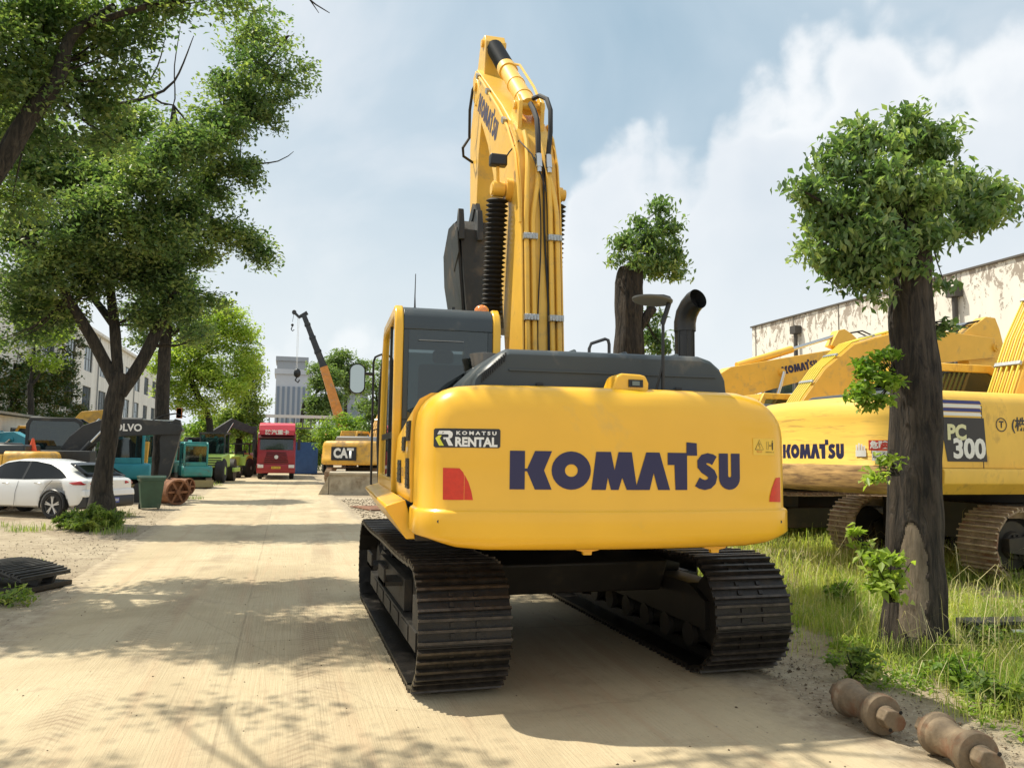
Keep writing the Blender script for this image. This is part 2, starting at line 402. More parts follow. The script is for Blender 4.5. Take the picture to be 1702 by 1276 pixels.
def raw_mesh(name, v, f, m, parent=None):
    me = bpy.data.meshes.new(name); me.vertices.add(len(v)); me.vertices.foreach_set('co', v.astype(np.float32).ravel())
    k = f.shape[1]; me.loops.add(f.size); me.loops.foreach_set('vertex_index', f.astype(np.int32).ravel())
    me.polygons.add(len(f)); me.polygons.foreach_set('loop_start', np.arange(0, f.size, k, dtype=np.int32)); me.polygons.foreach_set('loop_total', np.full(len(f), k, np.int32))
    me.update(calc_edges=True); me.materials.append(m)
    o = bpy.data.objects.new(name, me); COL.objects.link(o); o.parent = parent
    return o
def clumps(blobs, per, sig, leaves, shell=.45):
    """leaf centres: blobs (x,y,z,rx,ry,rz) -> clumps -> leaves"""
    out = []
    for bl__ in blobs:
        x, y, z, rx, ry, rz = bl__[:6]; n = max(3, int(per*(rx*ry*rz)**(2/3)*(bl__[6] if len(bl__) > 6 else 1)))
        u = RNG.normal(0, 1, (n, 3)); u /= np.linalg.norm(u, axis=1)[:, None]
        r = RNG.uniform(0, 1, n)**shell
        c = np.array([x, y, z])+u*r[:, None]*np.array([rx, ry, rz])
        m = RNG.integers(int(leaves*.5), int(leaves*1.5)+1, n)
        cc = np.repeat(c, m, 0); sg = np.repeat(RNG.uniform(.6, 1.3, n)*sig, m)[:, None]
        out.append(cc+np.clip(RNG.normal(0, 1, cc.shape), -1.7, 1.7)*sg*np.array([1, 1, .55]))
    return np.concatenate(out)
def rough_tube(mb, pts, radii, n=16, amp=.12, ridges=9, seg=.12, seed=0):
    """a trunk or limb with ridged, uneven bark outline"""
    P3 = [Vector(p) for p in pts]; out = []; R = []
    for i in range(len(P3)-1):
        k = max(2, int((P3[i+1]-P3[i]).length/seg))
        p0 = P3[max(i-1, 0)]; p3 = P3[min(i+2, len(P3)-1)]
        for j in range(k):
            t = j/k
            a, b = P3[i], P3[i+1]
            q = .5*((2*a)+(b-p0)*t+(2*p0-5*a+4*b-p3)*t*t+(3*a-p0-3*b+p3)*t**3)
            out.append(q); R.append(radii[i]*(1-t)+radii[i+1]*t)
    out.append(P3[-1]); R.append(radii[-1])
    rows = []; prev = None; K = len(out)
    for i, p in enumerate(out):
        d = (out[min(i+1, K-1)]-out[max(i-1, 0)]).normalized()
        a = Vector((1, 0, .01)) if prev is None else prev
        a = (a-d*a.dot(d)).normalized(); prev = a; b = d.cross(a); row = []
        for j in range(n):
            t = 2*pi*j/n; e = Vector((cos(t), sin(t), 0))
            k = 1+amp*mnoise.noise(Vector((e.x*ridges/4+seed, e.y*ridges/4, p.z*.9)))+amp*.8*mnoise.noise(Vector((e.x*1.1, e.y*1.1+seed, p.z*2.2)))
            row.append(p+(a*cos(t)+b*sin(t))*R[i]*k)
        rows.append(row)
    mb.grid(rows, closev=True); mb.add(rows[-1], [tuple(range(n))]); mb.add(rows[0], [tuple(range(n))])
    return mb

# =================================================================== SETTING
def smooth(a, b, x):
    t = max(0, min(1, (x-a)/(b-a))); return t*t*(3-2*t)
def gz(x, y):
    """height of the dirt ground: the yard on the right lies a little higher"""
    h = .28*smooth(6.1, 8.6, x)*smooth(40, 20, y)
    h += .05*mnoise.noise(Vector((x*.55, y*.55, 0)))*smooth(4.2, 5.5, x)
    h += (.05*mnoise.noise(Vector((x*.5, y*.5, 3)))+.02)*smooth(-3.4, -5, x)*smooth(60, 40, y)
    return h
def road_l(y): return -2.55-.028*max(0, y)*(1 if y < 40 else 40/max(y, 1))-.09*mnoise.noise(Vector((y*.9, 0, 1)))
def road_r(y):
    p = [(-30, 4.4), (2, 4.2), (5, 3.95), (8, 4.0), (12, 3.7), (18, 2.6), (24, 2.1), (60, 2.1), (140, 2.3)]
    for (a, b), (c, d) in zip(p, p[1:]):
        if y <= c: return b+(d-b)*max(0, (y-a)/(c-a))+.12*mnoise.noise(Vector((y*1.1, 5, 1)))
    return 2.3
def axis(lo, hi, fine0, fine1, st):
    a = [fine0-st*(1.35**k-1)/.35 for k in range(1, 40) if fine0-st*(1.35**k-1)/.35 > lo][::-1]+list(np.arange(fine0, fine1, st))
    b = [fine1+st*(1.35**k-1)/.35 for k in range(0, 40) if fine1+st*(1.35**k-1)/.35 < hi]
    return [lo]+a+b+[hi]
mb = MB(); xs = axis(-900, 900, -13, 14, .3); ys = axis(-200, 1600, -1, 32, .35)
mb.grid([[(x, y, gz(x, y)-.012) for y in ys] for x in xs])
def groundmat():
    m = bpy.data.materials.new('dirt_ground'); m.use_nodes = True; n = NT(m.node_tree); b = n.n['Principled BSDF']
    tcn = n.new('ShaderNodeTexCoord').outputs['Object']
    f1 = n.noise(tcn, .35, 6, .6, .4); f2 = n.noise(tcn, 3.5, 8, .7); f3 = n.noise(tcn, 22, 6, .7)
    c = n.ramp(f1, [(.3, (.25, .19, .125)), (.5, (.40, .33, .225)), (.7, (.52, .44, .31))])
    c = n.mix(n.ramp(f2, [(.40, (0, 0, 0)), (.72, (.75, .75, .75))]), c, (.20, .145, .095))
    c = n.mix(n.ramp(f3, [(.52, (0, 0, 0)), (.68, (.55, .55, .55))]), c, (.58, .51, .38))
    n.l.new(c, b.inputs['Base Color']); b.inputs['Roughness'].default_value = .95
    h = n.math('ADD', n.math('MULTIPLY', f2, .05), n.math('MULTIPLY', f3, .018))
    n.l.new(n.new('ShaderNodeBump', inp={'Strength': 1, 'Distance': 1.0, 'Height': h}).outputs[0], b.inputs['Normal']); return m
tag(obj('ground', mb, groundmat(), smooth=60), kind='structure')
def roadmat():
    m = bpy.data.materials.new('dusty_concrete'); m.use_nodes = True; n = NT(m.node_tree); b = n.n['Principled BSDF']
    tcn = n.new('ShaderNodeTexCoord').outputs['Object']
    f1 = n.noise(tcn, .45, 6, .6, .5); f2 = n.noise(tcn, 6, 8, .7)
    st = n.noise(n.new('ShaderNodeMapping', inp={0: tcn, 2: (0, 0, .12), 3: (26, .55, 1)}).outputs[0], 1.6, 4, .7, .2)    # broom marks
    st2 = n.noise(n.new('ShaderNodeMapping', inp={0: tcn, 2: (0, 0, -.05), 3: (3.2, .22, 1)}).outputs[0], 1.3, 5, .6, .3)    # wheel dust lanes
    c = n.ramp(f1, [(.28, (.36, .285, .175)), (.5, (.50, .41, .26)), (.75, (.60, .51, .34))])
    c = n.mix(n.ramp(st, [(.45, (0, 0, 0)), (.66, (.20, .20, .20))]), c, (.37, .285, .175))
    c = n.mix(n.ramp(st2, [(.52, (0, 0, 0)), (.66, (.55, .55, .55))]), c, (.46, .33, .205))
    c = n.mix(n.ramp(f2, [(.58, (0, 0, 0)), (.76, (.5, .5, .5))]), c, (.33, .25, .16))
    vor = n.new('ShaderNodeTexVoronoi', feature='DISTANCE_TO_EDGE', inp={'Vector': n.new('ShaderNodeMapping', inp={0: n.mix(.12, tcn, n.noise(tcn, 1.1, 5, .7, 0, 1), 'RGBA'), 3: (.21, .13, 1)}).outputs[0], 'Scale': 1.0})
    crack = n.new('ShaderNodeMapRange', inp={0: vor.outputs[0], 1: .0012, 2: .0035, 3: .15, 4: 0.0}).outputs[0]
    c = n.mix(crack, c, (.20, .15, .10))
    sp = n.new('ShaderNodeSeparateXYZ', inp={0: n.mix(.03, tcn, n.noise(tcn, 1.5, 4, .6, 0, 1), 'RGBA')})
    jy = n.math('ABSOLUTE', n.math('SUBTRACT', n.math('MODULO', n.math('ADD', sp.outputs[1], 60.9), 6.0), 3.0))
    jx = n.math('ABSOLUTE', n.math('ADD', sp.outputs[0], .35))
    jt = n.new('ShaderNodeMapRange', inp={0: n.math('MINIMUM', jy, jx), 1: .005, 2: .016, 3: .42, 4: 0.0}).outputs[0]
    jt = n.math('MULTIPLY', jt, n.ramp(n.noise(tcn, 1.7, 5, .7), [(.38, (.25, .25, .25)), (.6, (1, 1, 1))]))
    c = n.mix(jt, c, (.17, .125, .08))
    mp_ = n.new('ShaderNodeMapping', inp={0: tcn, 2: (0, 0, .05)}); sx_ = n.new('ShaderNodeSeparateXYZ', inp={0: mp_.outputs[0]})
    tyx = n.math('ABSOLUTE', n.math('SUBTRACT', n.math('ABSOLUTE', n.math('ADD', sx_.outputs[0], .9)), .85))
    tym = n.new('ShaderNodeMapRange', interpolation_type='SMOOTHSTEP', inp={0: tyx, 1: .10, 2: .26, 3: 1.0, 4: 0.0}).outputs[0]
    bars = n.math('GREATER_THAN', n.math('SINE', n.math('ADD', n.math('MULTIPLY', sx_.outputs[1], 70.0), n.math('MULTIPLY', tyx, 60.0))), .2)
    tym = n.math('MULTIPLY', n.math('MULTIPLY', tym, n.math('MULTIPLY_ADD', bars, .6, .4)), n.ramp(n.noise(tcn, .9, 5, .7), [(.42, (0, 0, 0)), (.62, (.8, .8, .8))]))
    c = n.mix(tym, c, (.30, .22, .14))
    stn = n.ramp(n.noise(tcn, 1.25, 8, .75, .8), [(.56, (0, 0, 0)), (.68, (.6, .6, .6))]); c = n.mix(stn, c, (.33, .255, .17))
    ed = n.new('ShaderNodeAttribute', attribute_name='edge').outputs['Fac']
    de = n.ramp(n.math('ADD', n.math('MULTIPLY', ed, .62), n.math('MULTIPLY', n.noise(tcn, 2.3, 8, .7, .3), .7)), [(.60, (0, 0, 0)), (.80, (1, 1, 1))])
    dc = n.ramp(n.noise(tcn, 5, 8, .72), [(.3, (.27, .205, .135)), (.55, (.42, .345, .235)), (.75, (.55, .47, .34))])
    c = n.mix(de, c, dc)
    n.l.new(c, b.inputs['Base Color']); b.inputs['Roughness'].default_value = .9
    h = n.math('ADD', n.math('MULTIPLY', st, .010), n.math('MULTIPLY', f2, .010)); h = n.math('SUBTRACT', h, n.math('MULTIPLY', crack, .01))
    spk = n.ramp(n.noise(tcn, 34, 5, .75), [(.60, (0, 0, 0)), (.68, (.55, .55, .55))]); n.l.new(n.mix(spk, c, (.27, .205, .13)), b.inputs['Base Color'])
    n.l.new(n.new('ShaderNodeBump', inp={'Strength': 1, 'Distance': 1.0, 'Height': h}).outputs[0], b.inputs['Normal']); return m
mb = MB(); rows = []
TT = (0, .005, .03, .07, .13, .3, .5, .7, .87, .93, .97, .995, 1); EE = (1, 1, .75, .45, .12, 0, 0, 0, .12, .45, .75, 1, 1)
for y in list(np.arange(-12, 40, .25))+list(np.arange(40, 200, 2)):
    a, b = road_l(y), road_r(y); rows.append([(a+(b-a)*t, y, .004 if 0 < t < 1 else -.02) for t in TT])
mb.grid(rows); ro = tag(obj('road', mb, roadmat(), smooth=60), kind='structure')
at_ = ro.data.attributes.new('edge', 'FLOAT', 'POINT'); at_.data.foreach_set('value', np.array(EE*len(rows), np.float32))

def pebbles(name, n, fx, size, m, lab=None):
    vs = []; fs = []; k = 0
    base = [(1, 0, 0), (0, 1, 0), (-1, 0, 0), (0, -1, 0), (0, 0, .7), (0, 0, -.5)]; ff = [(0, 1, 4), (1, 2, 4), (2, 3, 4), (3, 0, 4), (1, 0, 5), (2, 1, 5), (3, 2, 5), (0, 3, 5)]
    while k < n:
        p = fx()
        if p is None: continue
        s = size*random.lognormvariate(0, .38); a = random.uniform(0, 6.3)
        for q in base:
            u = q[0]*random.uniform(.6, 1.2); v = q[1]*random.uniform(.6, 1.2)
            vs.append((p[0]+s*(u*cos(a)-v*sin(a)), p[1]+s*(u*sin(a)+v*cos(a)), p[2]+s*q[2]*random.uniform(.6, 1.1)))
        fs += [[k*6+i for i in f] for f in ff]; k += 1
    o = raw_mesh(name, np.array(vs), np.array(fs), m); return tag(o, kind='stuff')
STONE = mat('pebble_stone', (.30, .25, .18), .9, var=.5, vscale=1.7)
DARKCLOD = mat('dry_litter', (.12, .085, .05), .95, var=.5, vscale=2)
def _right():
    y = random.uniform(3.2, 11); x = random.gauss(road_r(y)+.35, .45); return (x, y, max(gz(x, y), .0))
def _left():
    y = random.uniform(9, 30); x = random.gauss(road_l(y)-.6, .9); return (x, y, max(gz(x, y), .0)) if x < road_l(y)+.4 else None
def _road():
    y = random.uniform(3.6, 16); x = random.uniform(-3, 4); return (x, y, .006)
def _rubble():
    y = random.uniform(20, 33); x = random.uniform(2.2, 6.5); return (x, y, .0)
tag(pebbles('gravel', 2600, _right, .008, STONE), 'loose grit and small stones along the right road edge', 'gravel')
tag(pebbles('gravel', 2200, _left, .011, STONE), 'loose grit and small stones on the dirt left of the road', 'gravel')
tag(pebbles('gravel', 260, _road, .007, DARKCLOD), 'scattered dark grit lying on the pale road', 'gravel')
tag(pebbles('leaf_litter', 1500, _right, .008, DARKCLOD), 'dark dry leaf litter beside the right road edge', 'litter')
tag(pebbles('rubble', 1500, _rubble, .035, STONE), 'broken stones on the dirt before the concrete block', 'rubble')

# ---- grass
def blades(name, pts, h, wd, m, lean=.45):
    n = len(pts); pts = np.asarray(pts, float)
    a = RNG.uniform(0, 2*pi, n); ln = np.abs(RNG.normal(0, lean, n)); H = h*RNG.lognormal(0, .33, n)
    d = np.stack([np.cos(a), np.sin(a), 0*a], 1); s = np.stack([-np.sin(a), np.cos(a), 0*a], 1)*(wd*RNG.uniform(.6, 1.3, n))[:, None]
    Hn = H[:, None]; up = np.array([0, 0, 1.])
    p1 = pts+up*Hn*.5+d*Hn*.16*ln[:, None]; p2 = pts+up*Hn*(.88-.15*ln[:, None])+d*Hn*.52*ln[:, None]; p3 = pts+up*Hn*(1.0-.55*ln[:, None])+d*Hn*1.0*ln[:, None]
    v = np.stack([pts-s/2, pts+s/2, p1-s*.45, p1+s*.45, p2-s*.3, p2+s*.3, p3], 1).reshape(-1, 3)
    i = np.arange(n)*7
    f = np.stack([i, i+1, i+3, i, i+3, i+2, i+2, i+3, i+5, i+2, i+5, i+4, i+4, i+5, i+6], 1).reshape(-1, 3)
    return raw_mesh(name, v, f, m)
def scatter(n, x0, x1, y0, y1, dens):
    out = []
    while len(out) < n:
        x = random.uniform(x0, x1); y = random.uniform(y0, y1)
        if random.random() < dens(x, y): out.append((x, y, gz(x, y)-.01))
    return out
def dens_r(x, y):
    e = road_r(y)+.75+.35*mnoise.noise(Vector((y*.8, 2, 0)))
    if x < e: return 0
    if y > 6.8 and x < 6.4 and y < 8.8 and x < 5.6: return .05
    k = .5+.9*mnoise.noise(Vector((x*.9, y*.9, 7)))
    return max(.03, min(1, k))*smooth(e, e+.5, x)
tag(blades('grass', scatter(42000, 4.6, 10.5, 3.2, 9.5, dens_r), .18, .006, GRASS, .8), 'sunlit green and straw coloured grass on the right verge', 'grass', kind='stuff')
tag(blades('grass', scatter(36000, 5.2, 20, 8.5, 16, dens_r), .23, .011, GRASS, .75), 'tall pale grass in front of the parked yellow excavators', 'grass', kind='stuff')
sd_pts = scatter(2600, 4.7, 11, 3.4, 11, dens_r)
tag(blades('dry_grass', sd_pts, .42, .007, leafmat('dry_stalk', (.38, .33, .16), (.52, .46, .24), (.62, .58, .34), .3, .6), .9), 'tall dry straw stalks leaning over the right verge', 'grass', kind='stuff')
def _gc(n, x0, x1, y0, y1, sp):
    out = []
    while len(out) < n:
        x = random.uniform(x0, x1); y = random.uniform(y0, y1)
        if x > road_r(y)+.7 and mnoise.noise(Vector((x*1.3, y*1.3, 20))) > .02: out.append((x, y, gz(x, y)+.05, .10, .10, .07))
    return out
tag(leaf_mesh('ground_cover', clumps(_gc(420, 4.8, 9.5, 3.6, 9.5, 0), 110, .05, 11, .7), .05, .5, LEAF_LT, droop=.1), 'low broad leafed weeds mixed into the grass of the right verge', 'ground cover', kind='stuff')
def tuft(c, r, n):
    out = []
    for _ in range(n):
        a = random.uniform(0, 6.3); q = r*sqrt(random.random()); x = c[0]+q*cos(a); y = c[1]+q*sin(a); out.append((x, y, gz(x, y)-.01))
    return out
def litter_left():
    o = []
    for c in [(-4.0, 13.9, .5), (-4.3, 12.6, .7), (-5.6, 20.6, .5), (-3.7, 19.8, .5), (-6.9, 21.5, .6), (-4.6, 24.5, .6), (-3.9, 33, .9), (-4.2, 46, 1)]: o += tuft(c, c[2], int(300*c[2]))
    return o
tag(blades('grass', litter_left(), .14, .012, LEAF_MD, .7), 'short weeds along the left edge of the road', 'grass', kind='stuff')

# ---- left factory building
def facade_windows(parent, xp, y0, y1, rows, ww, pitch, wallm, zt, thick=.3, sgn=1):
    """wall plane at x=xp facing +x (sgn 1) or -x, openings in rows (z0, z1)"""
    mbw = MB(); wins = []
    cols = []; y = y0+1.2
    while y+ww < y1: cols.append((y, y+ww)); y += pitch
    zc = 0
    for (a, b) in rows+[(zt, zt)]:
        mbw.box(xp-sgn*thick, xp, y0, y1, zc, a) if a > zc else None
        if b > a:
            py = y0
            for (c, d) in cols+[(y1, y1)]:
                if c > py: mbw.box(xp-sgn*thick, xp, py, c, a, b)
                py = d
            wins += [(c, d, a, b) for c, d in cols]
        zc = b
    return mbw, wins
def peelmat(name, base, patch, top, zr, amt=.5, grime=.4):
    m = bpy.data.materials.new(name); m.use_nodes = True; n = NT(m.node_tree); b = n.n['Principled BSDF']
    tcn = n.new('ShaderNodeTexCoord').outputs['Object']; z = n.new('ShaderNodeSeparateXYZ', inp={0: tcn}).outputs[2]
    f = n.noise(n.new('ShaderNodeMapping', inp={0: tcn, 3: (1, 1.0, .55)}).outputs[0], 3.4, 9, .74, .5); f2 = n.noise(n.new('ShaderNodeMapping', inp={0: tcn, 3: (1, 1, .12)}).outputs[0], 1.6, 6, .6)
    zz = n.new('ShaderNodeMapRange', inp={0: z, 1: top-zr, 2: top, 3: -.03, 4: .07*amt*2}).outputs[0]
    k = n.ramp(n.math('ADD', f, zz), [(.625, (0, 0, 0)), (.65, (1, 1, 1))])
    c = n.mix(n.ramp(f2, [(.4, (0, 0, 0)), (.75, (grime, grime, grime))]), base, tuple(x*.62 for x in base))
    c = n.mix(k, c, patch); n.l.new(c, b.inputs['Base Color']); b.inputs['Roughness'].default_value = .9
    n.l.new(n.new('ShaderNodeBump', inp={'Strength': -.5, 'Distance': .02, 'Height': k}).outputs[0], b.inputs['Normal']); return m
WALL_L = peelmat('stained_white_wall', (.78, .76, .70), (.32, .28, .22), 12.5, 6, .3, .5)
WALL_R = peelmat('peeling_white_wall', (.80, .77, .70), (.36, .31, .26), 8, 2.2, 1.0, .3)
WINF = mat('window_frame_steel', (.10, .11, .11), .6)
def window_part(parent, xp, w, sgn, nx=3, nz=2):
    c, d, a, b = w; f = MB(); t = .05
    f.box(xp-sgn*.16, xp-sgn*.08, c, d, a, a+t).box(xp-sgn*.16, xp-sgn*.08, c, d, b-t, b).box(xp-sgn*.16, xp-sgn*.08, c, c+t, a+t, b-t).box(xp-sgn*.16, xp-sgn*.08, d-t, d, a+t, b-t)
    for i in range(1, nx): y = c+(d-c)*i/nx; f.box(xp-sgn*.15, xp-sgn*.09, y-.03, y+.03, a+t, b-t)
    for i in range(1, nz): z = a+(b-a)*i/nz; f.box(xp-sgn*.145, xp-sgn*.095, c+t, d-t, z-.02, z+.02)
    fr = obj('window', f, WINF, parent, smooth=0)
    obj('pane', MB().box(xp-sgn*.135, xp-sgn*.115, c+t, d-t, a+t, b-t), GLASSD, fr, smooth=0)
bl = thing('factory_building', 'long white three storey factory with rows of dark windows and ivy', 'building', (0, 0, 0))
rows = [(1.0, 3.0), (5.4, 7.7), (9.1, 11.4)]
mbw, wins = facade_windows(bl, -18, 40, 128, rows, 3.2, 6.3, WALL_L, 12.9)
mbw.box(-34, -33.7, 40, 128, 0, 12.9).box(-33.7, -18.3, 40, 40.3, 0, 12.9).box(-33.7, -18.3, 127.7, 128, 0, 12.9)
obj('wall', mbw, WALL_L, bl, smooth=0)
obj('roof', MB().box(-34.3, -17.7, 39.7, 128.3, 12.92, 13.2), WALL_L, bl, smooth=0)
obj('interior_back', MB().box(-19.4, -19.2, 40.4, 127.6, .1, 12.8), BLACK, bl, smooth=0)
for w in wins: window_part(bl, -18, w, 1)
for y in (46.5, 65.4, 84.3, 103.2): obj('downspout', MB().cyl((-17.9, y, .2), (-17.9, y, 12.8), .06), GREYC, bl)
sh = thing('shed', 'low white lean-to shed in front of the ivy covered factory', 'shed', (0, 0, 0))
obj('wall', MB().box(-17, -11.8, 33.8, 34.1, 0, 3.3).box(-12.1, -11.8, 34.12, 44, 0, 3.3).box(-17, -12.12, 43.7, 44, 0, 3.3), WALL_L, sh, smooth=0)
obj('roof', MB().prism([(-17.3, 3.75), (-11.4, 3.33), (-11.4, 3.43), (-17.3, 3.87)], 33.4, 44.4, 'y'), mat('grey_roof_sheet', (.28, .28, .26), .7, var=.2), sh, smooth=0)
for y in (36, 39.6):
    w = obj('window', MB().box(-11.81, -11.74, y, y+1.9, 1.5, 2.8), WINF, sh, smooth=0); obj('pane', MB().box(-11.75, -11.72, y+.08, y+1.82, 1.58, 2.72), GLASSD, w, smooth=0)
wv = obj('window', MB().box(-16, -13.6, 33.72, 33.79, 1.5, 2.9), WINF, sh, smooth=0); obj('pane', MB().box(-15.9, -13.7, 33.69, 33.73, 1.6, 2.8), GLASSD, wv, smooth=0)

# ---- right hall
rh = thing('industrial_hall', 'long pale hall with peeling paint behind the parked excavators', 'building', (0, 0, 0))
ye = P(1250, 545, x=22.3).y; zt = P(1250, 545, x=22.3).z
wz = P(1690, 533, x=22.3).z
mbw, wins = facade_windows(rh, 22.3, -14, ye, [(wz-1.5, wz)], 4.6, 8.3, WALL_R, zt, sgn=-1)
mbw.box(22.62, 44, ye-.3, ye, 0, zt)
obj('wall', mbw, WALL_R, rh, smooth=0)
obj('interior_back', MB().box(24, 24.2, -14, ye-.4, .1, zt-.1), BLACK, rh, smooth=0)
j = MB()
for y in np.arange(-12, ye, 3.05): j.box(22.27, 22.298, y, y+.035, 0, zt-.02)
obj('panel_joint', j, mat('joint_grey', (.22, .2, .17), .9), rh, smooth=0)
obj('parapet_cap', MB().box(22.22, 22.75, -14, ye+.06, zt+.002, zt+.07), mat('dark_cap', (.10, .09, .08), .8), rh, smooth=0)
for w in wins: window_part(rh, 22.3, w, -1, 4, 2)
for px in (1322, 1588):
    pp = P(px, 560, x=22.1); d = MB().cyl((22.12, pp.y, 0), (22.12, pp.y, zt-.8), .085); d.box(21.95, 22.28, pp.y-.2, pp.y+.2, zt-.85, zt-.5)
    obj('downspout', d, mat('dark_pipe', (.06, .055, .05), .7), rh)

# ---- far towers
def tower(label, cxp, y, wpx, pytop, fins, m, m2, depth=18):
    a = P(cxp-wpx/2, 700, y=y); b = P(cxp+wpx/2, 700, y=y); zt = P(cxp, pytop, y=y).z
    t = thing('office_tower', label, 'tower', (0, 0, 0))
    obj('wall', MB().box(a.x, b.x, y, y+depth, 0, zt), m, t, smooth=0)
    for k in range(fins):
        x = a.x+(b.x-a.x)*(k+.5)/fins; w = (b.x-a.x)/fins*.26
        obj('window_band', MB().box(x-w, x+w, y-.3, y-.01, 3, zt-4), m2, t, smooth=0)
    obj('roof_parapet', MB().box(a.x-.5, b.x+.5, y-.6, y+depth+.5, zt+.01, zt+1.6), m, t, smooth=0)
TW = mat('pale_tower_cladding', (.42, .45, .50), .6, var=.06, vscale=.1); TWD = mat('tower_glass', (.15, .19, .25), .3)
tower('grey high-rise with tall vertical window bands above the road end', 486, 260, 60, 622, 7, TW, TWD)
tower('plain grey upper tower block rising behind the banded high-rise', 482, 300, 50, 600, 3, mat('grey_tower', (.27, .30, .34), .6), TWD)
tower('low grey office block between the trees right of the crane', 580, 230, 60, 655, 4, mat('dull_tower', (.24, .27, .32), .6), TWD)

# ---- pipe bridge over the far end of the road
g = thing('pipe_bridge', 'white pipe bridge crossing above the road behind the red truck', 'pipe bridge', (0, 0, 0))
a = P(432, 691, y=78); b = P(540, 699, y=78); zz = a.z
obj('girder', MB().box(a.x-3, b.x+1, 77.8, 78.2, zz-.12, zz+.16), mat('white_pipe', (.7, .7, .68), .5), g, smooth=0)
tr = MB()
for k in range(14):
    x = a.x-3+k*(b.x-a.x+4)/13; tr.box(x-.05, x+.05, 77.9, 78.1, zz-1.0, zz-.13)
tr.box(a.x-3, b.x+1, 77.9, 78.1, zz-1.15, zz-1.01)
obj('truss', tr, WINF, g, smooth=0)
for x in (a.x-2.8, b.x+.8): obj('post', MB().box(x-.14, x+.14, 77.85, 78.15, 0, zz-1.16), WINF, g, smooth=0)

# ---- trees
def tree(name, label, cat, trunk, limbs, blobs, per, sig, leaves, size, lm, bark=BARK, width=.5, group=None, n=14, amp=.15, droop=.25, shell=.45, twig=.03, tseg=.12):
    b = trunk[0]
    t = thing(name, label, cat, (b[0], b[1], b[2]), group=group)
    inv = Vector((b[0], b[1], b[2]))
    mb = MB(); rough_tube(mb, [Vector(p[:3])-inv for p in trunk], [p[3] for p in trunk], n, amp, seg=tseg)
    obj('trunk', mb, bark, t, smooth=60)
    for li in limbs:
        mb = MB(); rough_tube(mb, [Vector(p[:3])-inv for p in li], [p[3] for p in li], 8, amp, seg=.25, seed=random.random()*9)
        obj('limb', mb, bark, t, smooth=60)
    limbs_ = [[Vector(p[:3])-inv for p in li] for li in limbs]; limo = [c for c in t.children if c.name.startswith('limb')]
    if limo and blobs:
        tw = [MB() for _ in limo]
        for (x, y, z, rx, ry, rz) in [q_[:6] for q_ in blobs]:
            e = Vector((x, y, z))-inv; best = min(((p-e).length+.0*k, k, p) for k, li in enumerate(limbs_) for p in li[1:])
            for _ in range(3):
                q = e+Vector((random.uniform(-rx, rx), random.uniform(-ry, ry), random.uniform(-.5*rz, rz)))*.8; p = best[2]; m_ = p.lerp(q, .5)+Vector((0, 0, -.08*(q-p).length))
                w_ = twig*min(1, (q-p).length/1.5+.3); tw[best[1]].tube([p, m_, q], [w_, w_*.6, w_*.25], 5)
        for k, lo_ in enumerate(limo):
            if tw[k].v:
                bm = bmesh.new(); bm.from_mesh(lo_.data); off = [bm.verts.new(v) for v in tw[k].v]
                for f_ in tw[k].f: bm.faces.new([off[i] for i in f_])
                bm.to_mesh(lo_.data); bm.free()
    C = clumps(blobs, per, sig, leaves, shell)-np.array([b[0], b[1], b[2]])
    leaf_mesh('crown', C, size, width, lm, t, droop=droop)
    return t
def B(lst, y, s=None):
    """crown lobes given on the picture (px, py, radius px, dy) at real distance y"""
    out = []
    for it_ in lst:
        px, py, r, dy = it_[:4]; c = P(px, py, y=y+dy); k = (c-Vector((0, 0, HC))).dot(_fw)/F; R = r*k
        out.append((c.x, c.y, c.z, R, R*1.15, R*.85)+tuple(it_[4:]))
    return out
def Pt(px, py, y, r): c = P(px, py, y=y); return (c.x, c.y, c.z, r)

